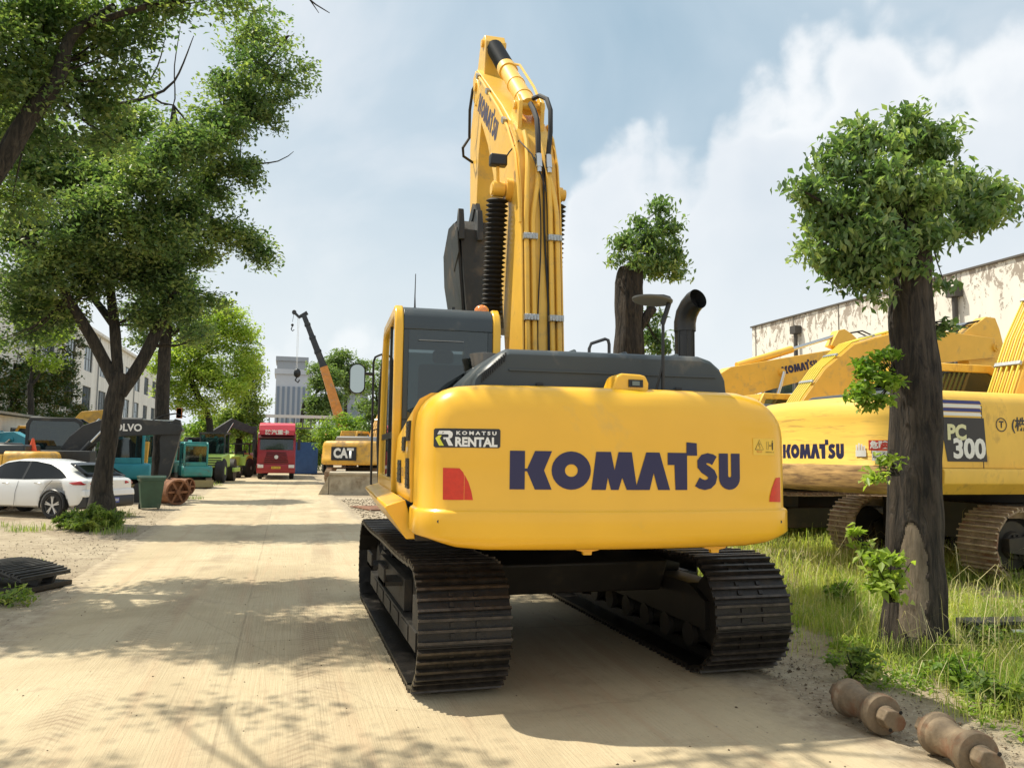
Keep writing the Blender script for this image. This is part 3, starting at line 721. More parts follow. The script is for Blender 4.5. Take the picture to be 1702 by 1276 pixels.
# big camphor tree by the car
ty = 22.2; b0 = P(170, 868, y=ty)
tree('camphor_tree', 'big dark camphor tree with leaning forked trunk beside the white car', 'tree',
  [(b0.x, ty, -.1, .46), Pt(168, 820, ty, .26), Pt(180, 740, ty, .21), Pt(190, 665, ty, .23), Pt(202, 620, ty, .18)],
  [[Pt(198, 650, ty, .17), Pt(160, 575, ty, .14), Pt(115, 500, ty-.3, .12), Pt(60, 420, ty-.8, .14), Pt(20, 370, ty-1, .08)],
   [Pt(198, 650, ty, .15), Pt(190, 540, ty+.2, .13), Pt(180, 450, ty+.6, .11), Pt(170, 340, ty+1, .12), Pt(200, 240, ty+1, .07), Pt(215, 170, ty+1, .03)],
   [Pt(200, 655, ty, .18), Pt(250, 575, ty+.2, .16), Pt(290, 470, ty+.6, .14), Pt(318, 370, ty+1, .13), Pt(345, 285, ty+1.2, .10), Pt(375, 200, ty+1.4, .08), Pt(440, 110, ty+1.5, .04), Pt(480, 60, ty+1.5, .02)],
   [Pt(330, 350, ty+1, .09), Pt(390, 390, ty+1.4, .06), Pt(445, 425, ty+1.6, .03)],
   [Pt(300, 445, ty+.7, .10), Pt(250, 380, ty-.5, .07), Pt(190, 345, ty-1.2, .03)],
   [Pt(190, 540, ty+.3, .12), Pt(130, 460, ty+1.6, .08), Pt(90, 380, ty+2, .04)],
   [Pt(348, 280, ty+1.2, .05), Pt(400, 275, ty+.6, .03), Pt(462, 268, ty+.4, .018), Pt(488, 252, ty+.3, .008)],
   [Pt(190, 175, ty-.4, .06), Pt(250, 160, ty-.6, .045), Pt(290, 135, ty-.7, .03), Pt(322, 60, ty-.8, .01)],
   [Pt(250, 160, ty-.6, .03), Pt(288, 175, ty-.7, .02), Pt(290, 110, ty-.8, .015), Pt(300, 45, ty-.9, .008)],
   [Pt(230, 165, ty-.6, .03), Pt(262, 110, ty-.5, .02), Pt(275, 60, ty-.4, .008)]],
  B([(455, 75, 50, 1.5, .32), (480, 130, 42, 1.5, .35), (430, 110, 45, 1, .4), (500, 150, 22, 1.2, .4), (405, 165, 48, .8), (440, 200, 30, 1), (372, 215, 50, .5), (330, 235, 48, -.5), (395, 280, 38, .5), (345, 300, 48, 1.2),
     (290, 260, 55, -1), (240, 300, 65, -1.2), (300, 350, 48, 0), (365, 385, 34, .8), (410, 405, 36, 1.2), (440, 428, 20, 1.5), (330, 425, 36, .8), (250, 390, 65, -.8), (180, 350, 62, -1.5),
     (275, 455, 48, 0), (215, 450, 55, 0), (300, 510, 34, .4), (245, 520, 32, .2), (120, 400, 62, -1), (70, 450, 52, -1.2), (145, 470, 45, 0), (30, 380, 55, -.5), (180, 250, 55, 1), (220, 205, 45, .5), (330, 560, 16, .3), (30, 470, 40, 0), (365, 130, 30, 1, .4), (400, 60, 40, 1.5, .35), (60, 285, 60, 0), (120, 320, 50, 1), (20, 200, 60, 0), (100, 520, 26, 0), (155, 300, 45, 0), (90, 250, 45, 1), (350, 500, 18, .5), (85, 505, 30, .5), (30, 515, 34, 0), (60, 550, 22, .5), (110, 540, 20, .3), (10, 570, 18, 0), (150, 420, 50, 1), (420, 50, 30, 1, .3), (460, 170, 30, 1, .5)], ty),
  50, .27, 95, .125, LEAF_DK, n=18, shell=.75)
# nearer tree reaching in over the left edge of the frame
ny = 13.0; q = P(-420, 860, y=ny)
tree('camphor_tree', 'near camphor tree whose thick dark limb crosses the top left corner', 'tree',
  [(q.x, ny, -.1, .40), Pt(-330, 700, ny, .31), Pt(-200, 520, ny, .25), Pt(-60, 350, ny, .18), Pt(5, 265, ny, .145), Pt(45, 200, ny, .13), Pt(95, 130, ny, .115), Pt(120, 60, ny+.2, .075), Pt(190, 10, ny+.4, .05)],
  [[Pt(10, 275, ny, .09), Pt(60, 120, ny+.5, .07), Pt(40, -40, ny+.8, .04)], [Pt(150, 40, ny+.2, .06), Pt(280, 2, ny, .045), Pt(400, -10, ny, .03)], [Pt(400, -12, ny, .03), Pt(480, -20, ny, .02), Pt(525, 8, ny, .012), Pt(548, 22, ny, .006)], [Pt(515, 0, ny, .012), Pt(530, 22, ny, .005)],
   [Pt(-200, 520, ny, .16), Pt(-260, 200, ny-1, .11), Pt(-200, -200, ny-1.5, .05)], [Pt(-60, 360, ny, .12), Pt(-100, 100, ny-1.5, .08), Pt(60, -200, ny-2.5, .03)]],
  B([(40, 40, 70, .6), (120, 20, 60, .8), (180, 70, 60, .6), (215, 130, 34, .8), (150, 165, 50, 1), (60, 230, 42, .7), (10, 150, 60, .9), (235, 15, 45, .5), (330, 2, 26, 0), (395, 5, 28, 0), (290, 22, 26, .2), (20, 330, 60, .8),
     (-80, 60, 90, -.5), (-200, -100, 120, -1), (-60, -180, 130, -1.4), (120, -160, 110, -1.4), (280, -130, 70, -.6), (100, 100, 50, 1), (170, 230, 34, 1), (60, 150, 45, 0), (10, 80, 50, 0), (-260, 100, 110, -.8), (-220, 300, 90, 0), (-350, -50, 120, -1), (60, -330, 120, -2)], ny),
  58, .24, 95, .10, LEAF_DK, n=16, shell=.75)
# a tree behind the photographer's left shoulder: only its dapple is seen
tree('camphor_tree', 'camphor tree left of the camera, outside the picture, dappling the foreground road', 'tree',
  [(-6.2, 4.4, -.1, .4), (-6.0, 4.5, 2.5, .33), (-5.4, 5.2, 4.8, .26), (-4.8, 5.8, 6.4, .16)],
  [[(-5.6, 5.0, 4.2, .09), (-3.4, 6.8, 7.2, .045), (-.8, 7.2, 8.1, .02)], [(-5.8, 4.9, 4.2, .09), (-6.5, 6.9, 7.3, .04)]],
  [(-5.8, 8.2, 7.9, 1.2, .6, .5), (-4.4, 8.9, 7.9, .8, .4, .4), (-3.4, 7.6, 8.2, 1.0, .4, .4), (-2.0, 8.4, 8.2, .6, .28, .3), (-1.2, 7.3, 8.3, .9, .35, .3), (.1, 7.9, 8.4, .6, .25, .3), (1.2, 7.3, 8.4, .6, .3, .3), (-5.2, 6.9, 8.0, 1.2, .5, .5), (-7.0, 9.2, 7.8, 1.2, .6, .5), (-2.6, 6.7, 8.3, 1.2, .4, .4), (-.2, 6.6, 8.3, 1.2, .35, .3), (-6.6, 7.4, 7.9, .8, .3, .4)],
  15, .22, 55, .10, LEAF_DK, shell=.6)

# pollarded tree on the right
cy = 6.44; cb = P(1522, 1095, y=cy)
pt = tree('pollarded_tree', 'thick pollarded tree with round leafy crown between the road and the right yard', 'tree',
  [(cb.x, cy, .02, .34), Pt(1520, 1010, cy, .285), Pt(1520, 900, cy, .255), Pt(1521, 760, cy, .238), Pt(1523, 640, cy, .238), Pt(1518, 560, cy, .215), Pt(1513, 480, cy, .20), Pt(1508, 420, cy, .215), Pt(1506, 385, cy, .16)],
  [[Pt(1512, 430, cy, .12), Pt(1545, 385, cy+.1, .10), Pt(1570, 330, cy+.15, .05), Pt(1620, 320, cy+.2, .02)], [Pt(1506, 420, cy, .12), Pt(1480, 350, cy, .07), Pt(1430, 290, cy, .03)],
   [Pt(1506, 400, cy, .11), Pt(1505, 320, cy+.1, .06), Pt(1500, 210, cy+.1, .02)], [Pt(1495, 440, cy, .06), Pt(1420, 370, cy-.1, .03), Pt(1340, 320, cy-.1, .01)], [Pt(1520, 400, cy, .07), Pt(1560, 300, cy, .04), Pt(1560, 230, cy, .01)]],
  B([(1500, 195, 20, 0), (1440, 235, 42, 0), (1510, 245, 42, .1), (1560, 245, 36, 0), (1395, 270, 36, 0), (1340, 312, 26, 0), (1380, 340, 38, 0), (1455, 310, 52, -.1), (1530, 320, 52, -.2), (1590, 310, 34, .1), (1640, 330, 34, .1), (1655, 358, 24, 0),
     (1610, 365, 36, 0), (1385, 405, 32, 0), (1430, 380, 42, -.1), (1440, 435, 32, -.1), (1480, 420, 38, -.25), (1545, 395, 34, -.3), (1450, 470, 20, 0), (1500, 370, 50, .2), (1410, 440, 26, .1), (1530, 450, 16, -.3), (1565, 470, 12, -.1), (1395, 435, 34, .1), (1425, 465, 28, 0), (1460, 495, 16, -.1), (1375, 375, 34, .1), (1660, 330, 30, 0), (1350, 420, 18, 0)], cy),
  430, .10, 30, .088, LEAF_NR, BARKN, .46, n=128, amp=.11, droop=.7, shell=.62, twig=.014, tseg=.02)
# bare patch where the bark has come away: trunk faces of its own material, sunk a little
trk = [c for c in pt.children if c.name.startswith('trunk')][0]; me = trk.data; me.materials.append(BARKS)
zt_p, zb_p = P(1520, 866, y=cy).z-.02, P(1520, 1050, y=cy).z-.02; toc = Vector((-cb.x, -cy, 0)).normalized(); a0p = atan2(toc.y, toc.x)-.10
inpatch = set()
for f_ in me.polygons:
    c = f_.center; an = atan2(c.y, c.x-(P(1521, 950, y=cy).x-cb.x)); f = (zt_p-c.z)/(zt_p-zb_p)
    if 0 < f < 1:
        d = (an-a0p+pi) % (2*pi)-pi; wd = .50*sin(pi*f)**.4*(1+.5*mnoise.noise(Vector((f*5, 2, 0)))+.16*mnoise.noise(Vector((f*16, 7 if d > 0 else 3, 0))))
        if abs(d+.22*mnoise.noise(Vector((f*3, 0, 8)))) < wd: f_.material_index = 1; inpatch |= set(f_.vertices)
for v in inpatch:
    q = me.vertices[v].co; ax_ = Vector((P(1521, 950, y=cy).x-cb.x, 0, q.z)); q -= (q-ax_)*.045
mb = MB(); c = P(1048, 700, y=12.6)
tree('pollarded_tree', 'smaller pollarded tree standing behind the hood of the yellow excavator', 'tree',
  [(c.x, 12.6, .0, .34), Pt(1048, 640, 12.6, .28), Pt(1043, 590, 12.6, .27), Pt(1045, 530, 12.6, .24), Pt(1047, 470, 12.6, .25), Pt(1048, 445, 12.6, .2)],
  [[Pt(1052, 560, 12.6, .12), Pt(1072, 530, 12.5, .10), Pt(1085, 512, 12.5, .09)], [Pt(1050, 460, 12.6, .06), Pt(1080, 420, 12.6, .03), Pt(1095, 350, 12.6, .01)]],
  B([(1094, 345, 17, 0), (1062, 372, 16, 0), (1035, 405, 20, 0), (1075, 400, 30, 0), (1110, 385, 26, 0), (1120, 425, 28, 0), (1090, 440, 28, 0), (1060, 435, 22, -.2), (1130, 458, 16, 0), (1025, 428, 12, 0), (1085, 560, 22, .2), (1100, 580, 16, 0), (1092, 525, 12, 0)], 12.6),
  260, .11, 30, .105, LEAF_NR, BARKN, .42, n=36, amp=.2, droop=.7, shell=.65, twig=.014)

# leafy shoots and weeds by the right tree
def shoots(name, label, cat, base, blobs, n, size, lm, stems=6, width=.5):
    t = thing(name, label, cat, base); s = MB(); bv = Vector(base)
    for (x, y, z, rx, ry, rz) in blobs:
        for _ in range(stems):
            q = Vector((x+random.uniform(-rx, rx)*.7, y+random.uniform(-ry, ry)*.7, z+random.uniform(0, rz)))-bv
            s.tube([(random.uniform(-.03, .03), random.uniform(-.03, .03), 0), q*.5+Vector((0, 0, .03)), q], [.007, .005, .003], 5)
    obj('stem', s, BARK, t)
    C = clumps(blobs, 330, .05, n, .7)-np.array(base); leaf_mesh('leaves', C, size, width, lm, t, droop=.35)
shoots('leafy_shoot', 'fluffy light green shoot growing from the trunk at counterweight height', 'foliage', tuple(P(1490, 640, y=cy-.25)), B([(1455, 600, 24, -.3), (1440, 640, 30, -.3), (1475, 635, 28, -.3), (1455, 672, 22, -.3), (1480, 590, 14, -.3), (1425, 660, 14, -.3)], cy), 34, .075, LEAF_LT)
shoots('leafy_shoot', 'small yellow green shoot low on the trunk beside the danger sticker', 'foliage', tuple(P(1490, 790, y=cy-.25)), B([(1462, 790, 20, -.3), (1472, 765, 14, -.3), (1448, 800, 10, -.3)], cy), 16, .075, LEAF_YG)
shoots('leafy_shoot', 'big bright leafy shoot sprouting at the foot of the right tree', 'foliage', tuple(P(1480, 1000, y=cy-.32)), B([(1462, 925, 26, -.4), (1490, 945, 28, -.45), (1455, 965, 26, -.4), (1495, 985, 18, -.45), (1430, 905, 12, -.2), (1420, 885, 8, -.2)], cy), 15, .095, LEAF_YG)
shoots('leafy_shoot', 'few dark leaves sticking out on the far side of the right trunk', 'foliage', tuple(P(1545, 545, y=cy)), B([(1568, 540, 12, 0), (1580, 548, 10, 0), (1560, 555, 8, 0)], cy), 9, .09, LEAF_NR)
for k, (px, py, r, lab, lm) in enumerate([(1600, 1090, 34, 'broad leafed weed right of the tree foot', LEAF_LT), (1660, 1110, 40, 'darker broad leafed weed by the metal scrap', LEAF_MD), (1420, 1075, 30, 'low tangled weed left of the tree foot', LEAF_MD), (1400, 960, 40, 'soft green weed in the grass behind the right track', LEAF_LT), (1640, 1050, 26, 'leafy weed growing in front of the metal scrap', LEAF_MD)]):
    g0 = P(px, py+r*.6, z=.2); shoots('weed', lab, 'weed', (g0.x, g0.y, gz(g0.x, g0.y)), [(g0.x, g0.y, gz(g0.x, g0.y)+.15, r*.0065, r*.0065, .17)], 34, .07, lm)
# weeds round the big camphor
g0 = P(150, 880, z=0); shoots('weed', 'dark bushy weeds around the foot of the leaning camphor tree', 'weed', (g0.x, g0.y, 0), [(g0.x-.4, g0.y+.2, .2, .4, .4, .26), (g0.x+.1, g0.y, .26, .42, .4, .38), (g0.x+.45, g0.y+.3, .18, .3, .4, .24), (g0.x-.0, g0.y-.4, .13, .5, .3, .16)], 60, .15, LEAF_MD, width=.2)
g0 = P(10, 1005, z=0); shoots('weed', 'scruffy weeds beside the stacked track shoes', 'weed', (g0.x, g0.y, 0), [(g0.x, g0.y, .08, .35, .4, .14)], 14, .07, LEAF_MD)

# background trees: (px of trunk, distance, crown lobes px)
def far_tree(label, px, y, tp, lobes, lm, per=22, sig=.35, lv=60, size=.2, r=.22, limbs=None, group='trees lining the road', name='roadside_tree', pyb=790):
    z0 = P(px, pyb, y=y); k = (Vector((z0.x, y, 0))-Vector((0, 0, HC))).dot(_fw)/F
    tk = [(z0.x, y, -.1, r*1.3)]+[Pt(a, b, y, r*c) for a, b, c in tp]
    lm_ = []
    for (lx, ly, lr, dy) in lobes[::2]:
        a = tp[-1]; e = Pt(lx, ly, y+dy, r*.12); s0 = Pt(a[0], a[1], y, r*.55)
        lm_.append([s0, tuple((Vector(s0[:3])*.5+Vector(e[:3])*.5+Vector((0, 0, -.3))))+(r*.35,), e])
    return tree(name, label, 'tree', tk, lm_, B(lobes, y), per, sig, lv, size, lm, shell=.5, group=group, n=9)
far_tree('tall dark tree with straight trunk behind the camphor fork', 268, 33, [(268, 720, .95), (272, 620, .85), (276, 540, .7)], [(280, 470, 45, 0), (310, 500, 40, 1), (250, 520, 40, 0), (330, 545, 26, 1), (300, 545, 30, 0), (235, 560, 26, 0), (270, 420, 45, 1)], LEAF_DK, r=.30, sig=.3, lv=80, size=.17)
far_tree('light green tree with crooked trunk behind the teal mini excavator', 338, 52, [(344, 750, .9), (348, 700, .8), (330, 660, .75), (312, 620, .6)], [(320, 580, 40, 0), (370, 550, 44, 0), (380, 520, 22, 0), (400, 590, 38, 1), (350, 620, 40, 0), (300, 640, 34, 0), (390, 650, 30, -1), (280, 600, 30, 0), (340, 670, 26, 0), (405, 555, 16, 0), (375, 505, 12, 0), (290, 665, 20, 0), (415, 620, 18, 0)], LEAF_YG, r=.26, sig=.4, lv=70, size=.2)
far_tree('mid green tree left of the red truck', 397, 66, [(397, 740, .9), (400, 700, .8)], [(408, 640, 28, 0), (418, 615, 16, 0), (400, 690, 28, 0), (418, 670, 22, 1), (408, 715, 24, 0), (380, 700, 24, 0), (425, 700, 14, 0)], LEAF_MD, r=.30, sig=.45, size=.24)
far_tree('small bright tree behind the lime machine', 362, 72, [(362, 740, .8), (362, 700, .7)], [(350, 700, 26, 0), (330, 720, 22, 0), (375, 720, 22, 0)], LEAF_LT, r=.2, size=.26)
far_tree('slender feathery tree behind the crane ropes', 500, 95, [(500, 720, .8), (505, 670, .7)], [(535, 640, 18, 0), (525, 672, 16, 0), (550, 625, 16, 0), (535, 685, 20, 0), (555, 665, 18, 0), (520, 612, 7, 0)], LEAF_FAR, r=.3, sig=.6, size=.34)
far_tree('tall feathery tree just right of the crane boom', 572, 100, [(572, 720, .8), (575, 660, .7)], [(575, 625, 20, 0), (560, 598, 12, 0), (590, 640, 20, 0), (572, 590, 10, 0), (600, 610, 13, 0), (545, 610, 13, 0)], LEAF_FAR, r=.3, sig=.6, size=.34)
far_tree('green tree behind the mirror of the yellow excavator', 628, 60, [(628, 720, .8), (628, 680, .7)], [(625, 640, 20, 0), (620, 680, 24, 0), (635, 610, 14, 0), (640, 700, 22, 0), (610, 720, 18, 0)], LEAF_FAR, r=.24, sig=.4, size=.24)
far_tree('dense round bush-like tree behind the ochre excavator', 548, 62, [(548, 745, .9), (550, 720, .8)], [(545, 715, 22, 0), (575, 700, 22, 0), (595, 715, 18, 0), (560, 735, 20, 0), (535, 735, 14, 0), (600, 700, 14, 0), (570, 725, 22, -1)], LEAF_LT, r=.22, sig=.35, lv=44, size=.2)
far_tree('dark tree behind the blue container', 510, 84, [(510, 745, .9), (515, 720, .8)], [(505, 740, 18, 0), (525, 755, 16, 0), (500, 715, 14, 0), (535, 730, 18, 0), (520, 770, 14, 0)], LEAF_MD, r=.22, sig=.45, size=.25)
far_tree('low yellowish tree beside the red tractor', 425, 92, [(425, 760, .8), (425, 745, .6)], [(420, 735, 15, 0), (440, 745, 13, 0), (405, 745, 13, 0)], LEAF_LT, r=.18, sig=.4, size=.26)
far_tree('pale green tree in front of the factory ivy', 52, 46, [(52, 700, .8), (50, 640, .7)], [(60, 560, 26, 0), (95, 545, 24, 0), (75, 600, 18, 0), (40, 530, 22, 0)], LEAF_YG, r=.2, sig=.35, size=.2)
# far wood closing the road end
blob = []
for k in range(46):
    px = 250+k*9.5; c = P(px, 760-random.uniform(0, 22), y=135+random.uniform(-6, 12)); blob.append((c.x, c.y, c.z, 5, 4, random.uniform(2.5, 4.2)))
for k in range(22):
    c = P(600+k*30, 720, y=150+random.uniform(-6, 10)); blob.append((c.x, c.y, 3.5, 8, 4, 5))
o = leaf_mesh('woodland', clumps(blob, 2.0, .9, 34), .55, .6, LEAF_FAR); tag(o, 'distant green woodland closing the end of the road', 'woodland', kind='stuff')
# ivy on the factory
iv = thing('climbing_vine', 'dark green ivy hanging down the factory wall above the shed', 'vine', (-17.9, 60, 0))
bl_ = []
for (y0, y1, z0, z1) in [(46, 56, 2.5, 9.5), (56, 64, 3.5, 7.6), (62, 66, 5, 12.4), (66, 72, 3.4, 8.2), (70, 75, 7.2, 12.6), (43, 46, 4, 12.5), (72, 78, 3.2, 6.0)]:
    for _ in range(int((y1-y0)*(z1-z0)*.5)):
        bl_.append((-17.7+random.uniform(0, .35), random.uniform(y0, y1), random.uniform(z0, z1), .3, .9, 1.1))
leaf_mesh('leaves', clumps(bl_, 14, .3, 40)-np.array([-17.9, 60, 0]), .2, .7, IVYM, iv)
s = MB()
for _ in range(14):
    y = random.uniform(-15, 16); s.tube([(.05, y, 0), (.07, y+random.uniform(-1, 1), 4), (.06, y+random.uniform(-2, 2), 9)], [.05, .035, .02], 5)
obj('stem', s, BARK, iv)

# =================================================================== CRAWLER MACHINES
def track_path(Lt, H, t, sag=.02):
    R = H/2; S = Lt-H; per = 2*S+2*pi*R; d = (t % 1)*per
    if d < S: return (-S/2+d, 0), (1, 0), (0, -1)
    d -= S
    if d < pi*R: a = d/R; return (S/2+R*sin(a), R-R*cos(a)), (cos(a), sin(a)), (sin(a), -cos(a))
    d -= pi*R
    if d < S: u = d/S; return (S/2-d, H-sag*sin(pi*u)-.5*sag*sin(3*pi*u)), (-1, 0), (0, 1)
    d -= S; a = d/R; return (-S/2-R*sin(a), R+R*cos(a)), (-cos(a), -sin(a)), (-sin(a), cos(a))
def crawler(par, cx, y0, Lt, H, w, n, tm, fm, det=2, side=-1):
    R = H/2; S = Lt-H; pitch = (2*S+2*pi*R)/n; mb = MB()
    for i in range(n):
        (y, z), t, nn = track_path(Lt, H, (i+.5)/n)
        M = Matrix(((1, 0, 0, cx), (0, t[0], nn[0], y+y0), (0, t[1], nn[1], z), (0, 0, 0, 1)))
        mb.T = M
        mb.box(-w/2, w/2, -pitch*.50, pitch*.50, -.060, -.036)
        mb.m = 1 if det > 1 else 0
        for o_, h_ in ((-.36, .0), (-.02, -.006), (.33, -.003)):
            mb.box(-w/2-.002, w/2+.002, pitch*o_-.010, pitch*o_+.010, -.037, h_)
        mb.m = 0
        if det > 1:
            for sx in (-1, 1):
                mb.box(sx*.10-.02, sx*.10+.02, -pitch*.56, pitch*.46, -.15, -.061)
                for q in (-.2, .14): mb.box(sx*.10-.018, sx*.10+.018, pitch*q-.018, pitch*q+.018, -.036, -.024)
    mb.T = None
    tr = obj('crawler_track', mb, [tm, GROUS if tm is TRACK else GROUSR], par, smooth=0)
    for nm, y in (('sprocket', -S/2), ('idler', S/2)):
        r = R-.16; g = MB().lathe([(-.11, r*.55), (-.11, r*.92), (-.06, r), (.06, r), (.11, r*.92), (.11, r*.55), (.16, r*.5), (.16, r*.15)], (cx, y+y0, R), (side, 0, 0), 22)
        if det > 1 and nm == 'sprocket':
            for k in range(10):
                a = 2*pi*k/10; g.cyl((cx+side*.15, y+y0+r*.38*cos(a), R+r*.38*sin(a)), (cx+side*.185, y+y0+r*.38*cos(a), R+r*.38*sin(a)), .02, n=6)
        obj(nm, g, fm, tr)
    if det > 1:
        for k in range(8):
            y = -S/2+.35+k*(S-.7)/7; obj('track_roller', MB().lathe([(-.17, .07), (-.17, .11), (-.12, .11), (-.1, .085), (.1, .085), (.12, .11), (.17, .11), (.17, .07)], (cx, y+y0, .235), (1, 0, 0), 14), fm, tr)
        for y in (-.8, .8): obj('carrier_roller', MB().lathe([(-.14, .06), (-.14, .09), (.14, .09), (.14, .06)], (cx, y+y0, H-.25), (1, 0, 0), 14), fm, tr)
    f = MB().prism([(y0-S/2+.05, .33), (y0+S/2-.05, .33), (y0+S/2-.05, .52), (y0+S/2-.4, .68), (y0-S/2+.35, .70), (y0-S/2+.05, .58)], cx-.16, cx+.16)
    if det > 1:
        f.prism([(y0-S/2+.2, .24), (y0+S/2-.2, .24), (y0+S/2-.2, .40), (y0-S/2+.2, .40)], cx+side*.27, cx+side*.165)
        f.prism([(y0-S/2-.2, .42), (y0-S/2+.5, .34), (y0-S/2+.5, .66), (y0-S/2-.2, .60)], cx+side*.25, cx+side*.162)
        f.box(min(cx+side*.24, cx+side*.165), max(cx+side*.24, cx+side*.165), y0-.9, y0+1.0, .41, .70)
        for y in (-.55, .55): f.box(cx+side*.33-.09, cx+side*.33+.09, y0+y-.22, y0+y+.22, .62, .66); f.box(cx+side*.41-.01, cx+side*.41+.01, y0+y-.22, y0+y+.22, .62, .78)
        for k in range(5): y = y0-1.2+k*.6; f.box(cx+side*.275, cx+side*.28, y-.2, y+.2, .25, .38)
    obj('track_frame', f, fm, par, smooth=0, bevel=.012)
    return tr
def ring_prism(mb, outer, inner, x0, x1):
    n = len(outer); vs = [(x, *p) for x in (x0, x1) for p in outer+inner]
    fs = []
    for i in range(n):
        j = (i+1) % n
        fs += [(i, j, n+j, n+i), (2*n+i, 3*n+i, 3*n+j, 2*n+j), (i, 2*n+i, 2*n+j, j), (n+i, n+j, 3*n+j, 3*n+i)]
    return mb.add(vs, fs)
def bellows(mb, p0, p1, r, n=18, amp=.35):
    k = int((Vector(p1)-Vector(p0)).length/(r*.42)); prof = []
    Lg = (Vector(p1)-Vector(p0)).length
    for i in range(k): prof += [(Lg*i/k, r*(1-amp)), (Lg*(i+.5)/k, r)]
    prof.append((Lg, r*(1-amp)))
    return mb.lathe(prof, p0, Vector(p1)-Vector(p0), n)

# ------------------------------------------------------------------- the yellow excavator in the middle
EX = thing('excavator', 'clean yellow crawler excavator with raised boom parked on the road, rear towards us', 'excavator', (2.55, 8.34, .006), 0)
crawler(EX, -1.20, 0, 4.96, 1.02, .72, 46, TRACK, TRACKF, 2, -1)
crawler(EX, 1.28, 0, 4.96, 1.02, .72, 46, TRACK, TRACKF, 2, 1)
cf = MB().prism([(-1.1, .55), (1.1, .55), (1.25, .85), (.7, 1.02), (-.7, 1.02), (-1.25, .85)], -1.0, 1.1); cf.cyl((.03, 0, .9), (.03, 0, 1.2), .72, n=32)
obj('car_body', cf, TRACKF, EX, bevel=.02)
weedm = leaf_mesh('caught_weeds', clumps([(.83, -.2, 1.0, .12, .9, .03)], 20, .05, 20), .07, .25, LEAF_MD, EX)
UP = Matrix.Translation((2.51-2.55, 8.35-8.34, -.006)) @ Matrix.Rotation(radians(-3), 4, 'Z')
def up(name, mb, m, parent=EX, **k):
    o = obj(name, mb, m, parent, **k)
    if parent is EX: o.matrix_basis = UP
    return o
def upl(o, parent=EX):
    if parent is EX: o.matrix_basis = UP
    return o
HWD = 1.52; CWX = .065
def cw_outline(d, nA=9, nB=16):
    r = .32-d; cxn = HWD-.32; ybase = -2.60
    pts = [(-HWD+d, -2.30), (-HWD+d, -2.45)]
    for k in range(nA+1):
        a = pi+pi/2*k/nA*.93; pts.append((-cxn+r*cos(a), ybase+r*sin(a)))
    for k in range(1, nB):
        x = -cxn+.02+(2*cxn-.04)*k/nB; pts.append((x, -2.92-.13*(1-(x/cxn)**2)+d))
    half = pts[:2+nA+1]
    return pts+[(-x, y) for x, y in half[::-1]]
def cw_y(x, z=1.9):
    d = .03; cxn = HWD-.32; x = x-CWX
    if abs(x) <= cxn: return -2.92-.13*(1-(x/cxn)**2)+d
    return -2.60-sqrt(max(0, (.32-d)**2-(abs(x)-cxn)**2))
prof = [(1.19, .20), (1.19, .14), (1.197, .085), (1.22, .04), (1.255, .012), (1.30, 0), (1.452, 0), (1.464, .003), (1.474, .012), (1.480, .026), (1.49, .030), (1.8, .030), (2.06, .031), (2.16, .038), (2.24, .052), (2.30, .078), (2.345, .112), (2.375, .155), (2.392, .20), (2.398, .25)]
rows_ = []
for z, d in prof:
    r_ = []
    for x, y in cw_outline(min(d, .25)):
        e = smooth(.95, 1.52, abs(x)); zz = z
        if z > 2.0: zz -= .13*e*e*(z-2.0)/.4*(1.25 if x > 0 else .55)
        if z < 1.3: zz += .085*e*e*(1.3-z)/.11
        r_.append((x+CWX, y, zz))
    rows_.append(r_)
cwm = MB().grid(rows_); cwm.add(rows_[-1], [tuple(range(len(rows_[-1])))]); cwm.add(rows_[0], [tuple(range(len(rows_[0])))])
CW = up('counterweight', cwm, YEL, smooth=50)
tabs = MB()
for x in (-.17, .87): obj('lifting_lug', MB().prism([(x-.10, 1.192), (x+.10, 1.192), (x+.085, 1.175), (x+.035, 1.165), (x+.03, 1.14), (x-.03, 1.14), (x-.035, 1.165), (x-.085, 1.175)], -2.82, -2.78, 'y'), YEL, CW, smooth=0)
onc = lambda u, v: (u, cw_y(u)-.0035, v)
a0 = L(850, 748, -3.0); b0_ = L(1236, 758, -3.0); wW = b0_.x-a0.x; sc_ = wW/WMW
poly_mesh(WM, lambda u, v: onc(a0.x+u*sc_, 1.632+v*sc_*.93), NAVY, CW, 'maker_lettering', cut=.35)
# rental plate
x0, x1, z0, z1 = -1.34, -.875, 1.925, 2.062
pl_ = [(x0, z0+.01), (x0+.01, z0), (x1-.01, z0), (x1, z0+.01), (x1, z1-.01), (x1-.01, z1), (x0+.01, z1), (x0, z1-.01)]
rp = poly_mesh([pl_], onc, DARKD, CW, 'rental_sign', cut=.03)
on2 = lambda u, v: (u, cw_y(u)-.0065, v)
lettering('RENTAL', .078, WHITEM, rp, lambda u, v: on2(-1.048+u, 1.963+v*1.15), width=.30, bold=.0035)
lettering('K O M A T S U', .034, WHITEM, rp, lambda u, v: on2(-1.046+u, 2.029+v), width=.285, bold=.0015)
Rg = [[(-1.312, 2.008), (-1.29, 2.008), (-1.262, 1.94), (-1.29, 1.94)], [(-1.312, 2.008), (-1.312, 2.004), (-1.33, 1.985), (-1.312, 1.94), (-1.29, 1.94)]]
poly_mesh([[(-1.33, 1.992), (-1.308, 2.012), (-1.288, 2.012), (-1.30, 1.99), (-1.272, 1.938), (-1.304, 1.938)]], on2, LIMED, rp, 'emblem')
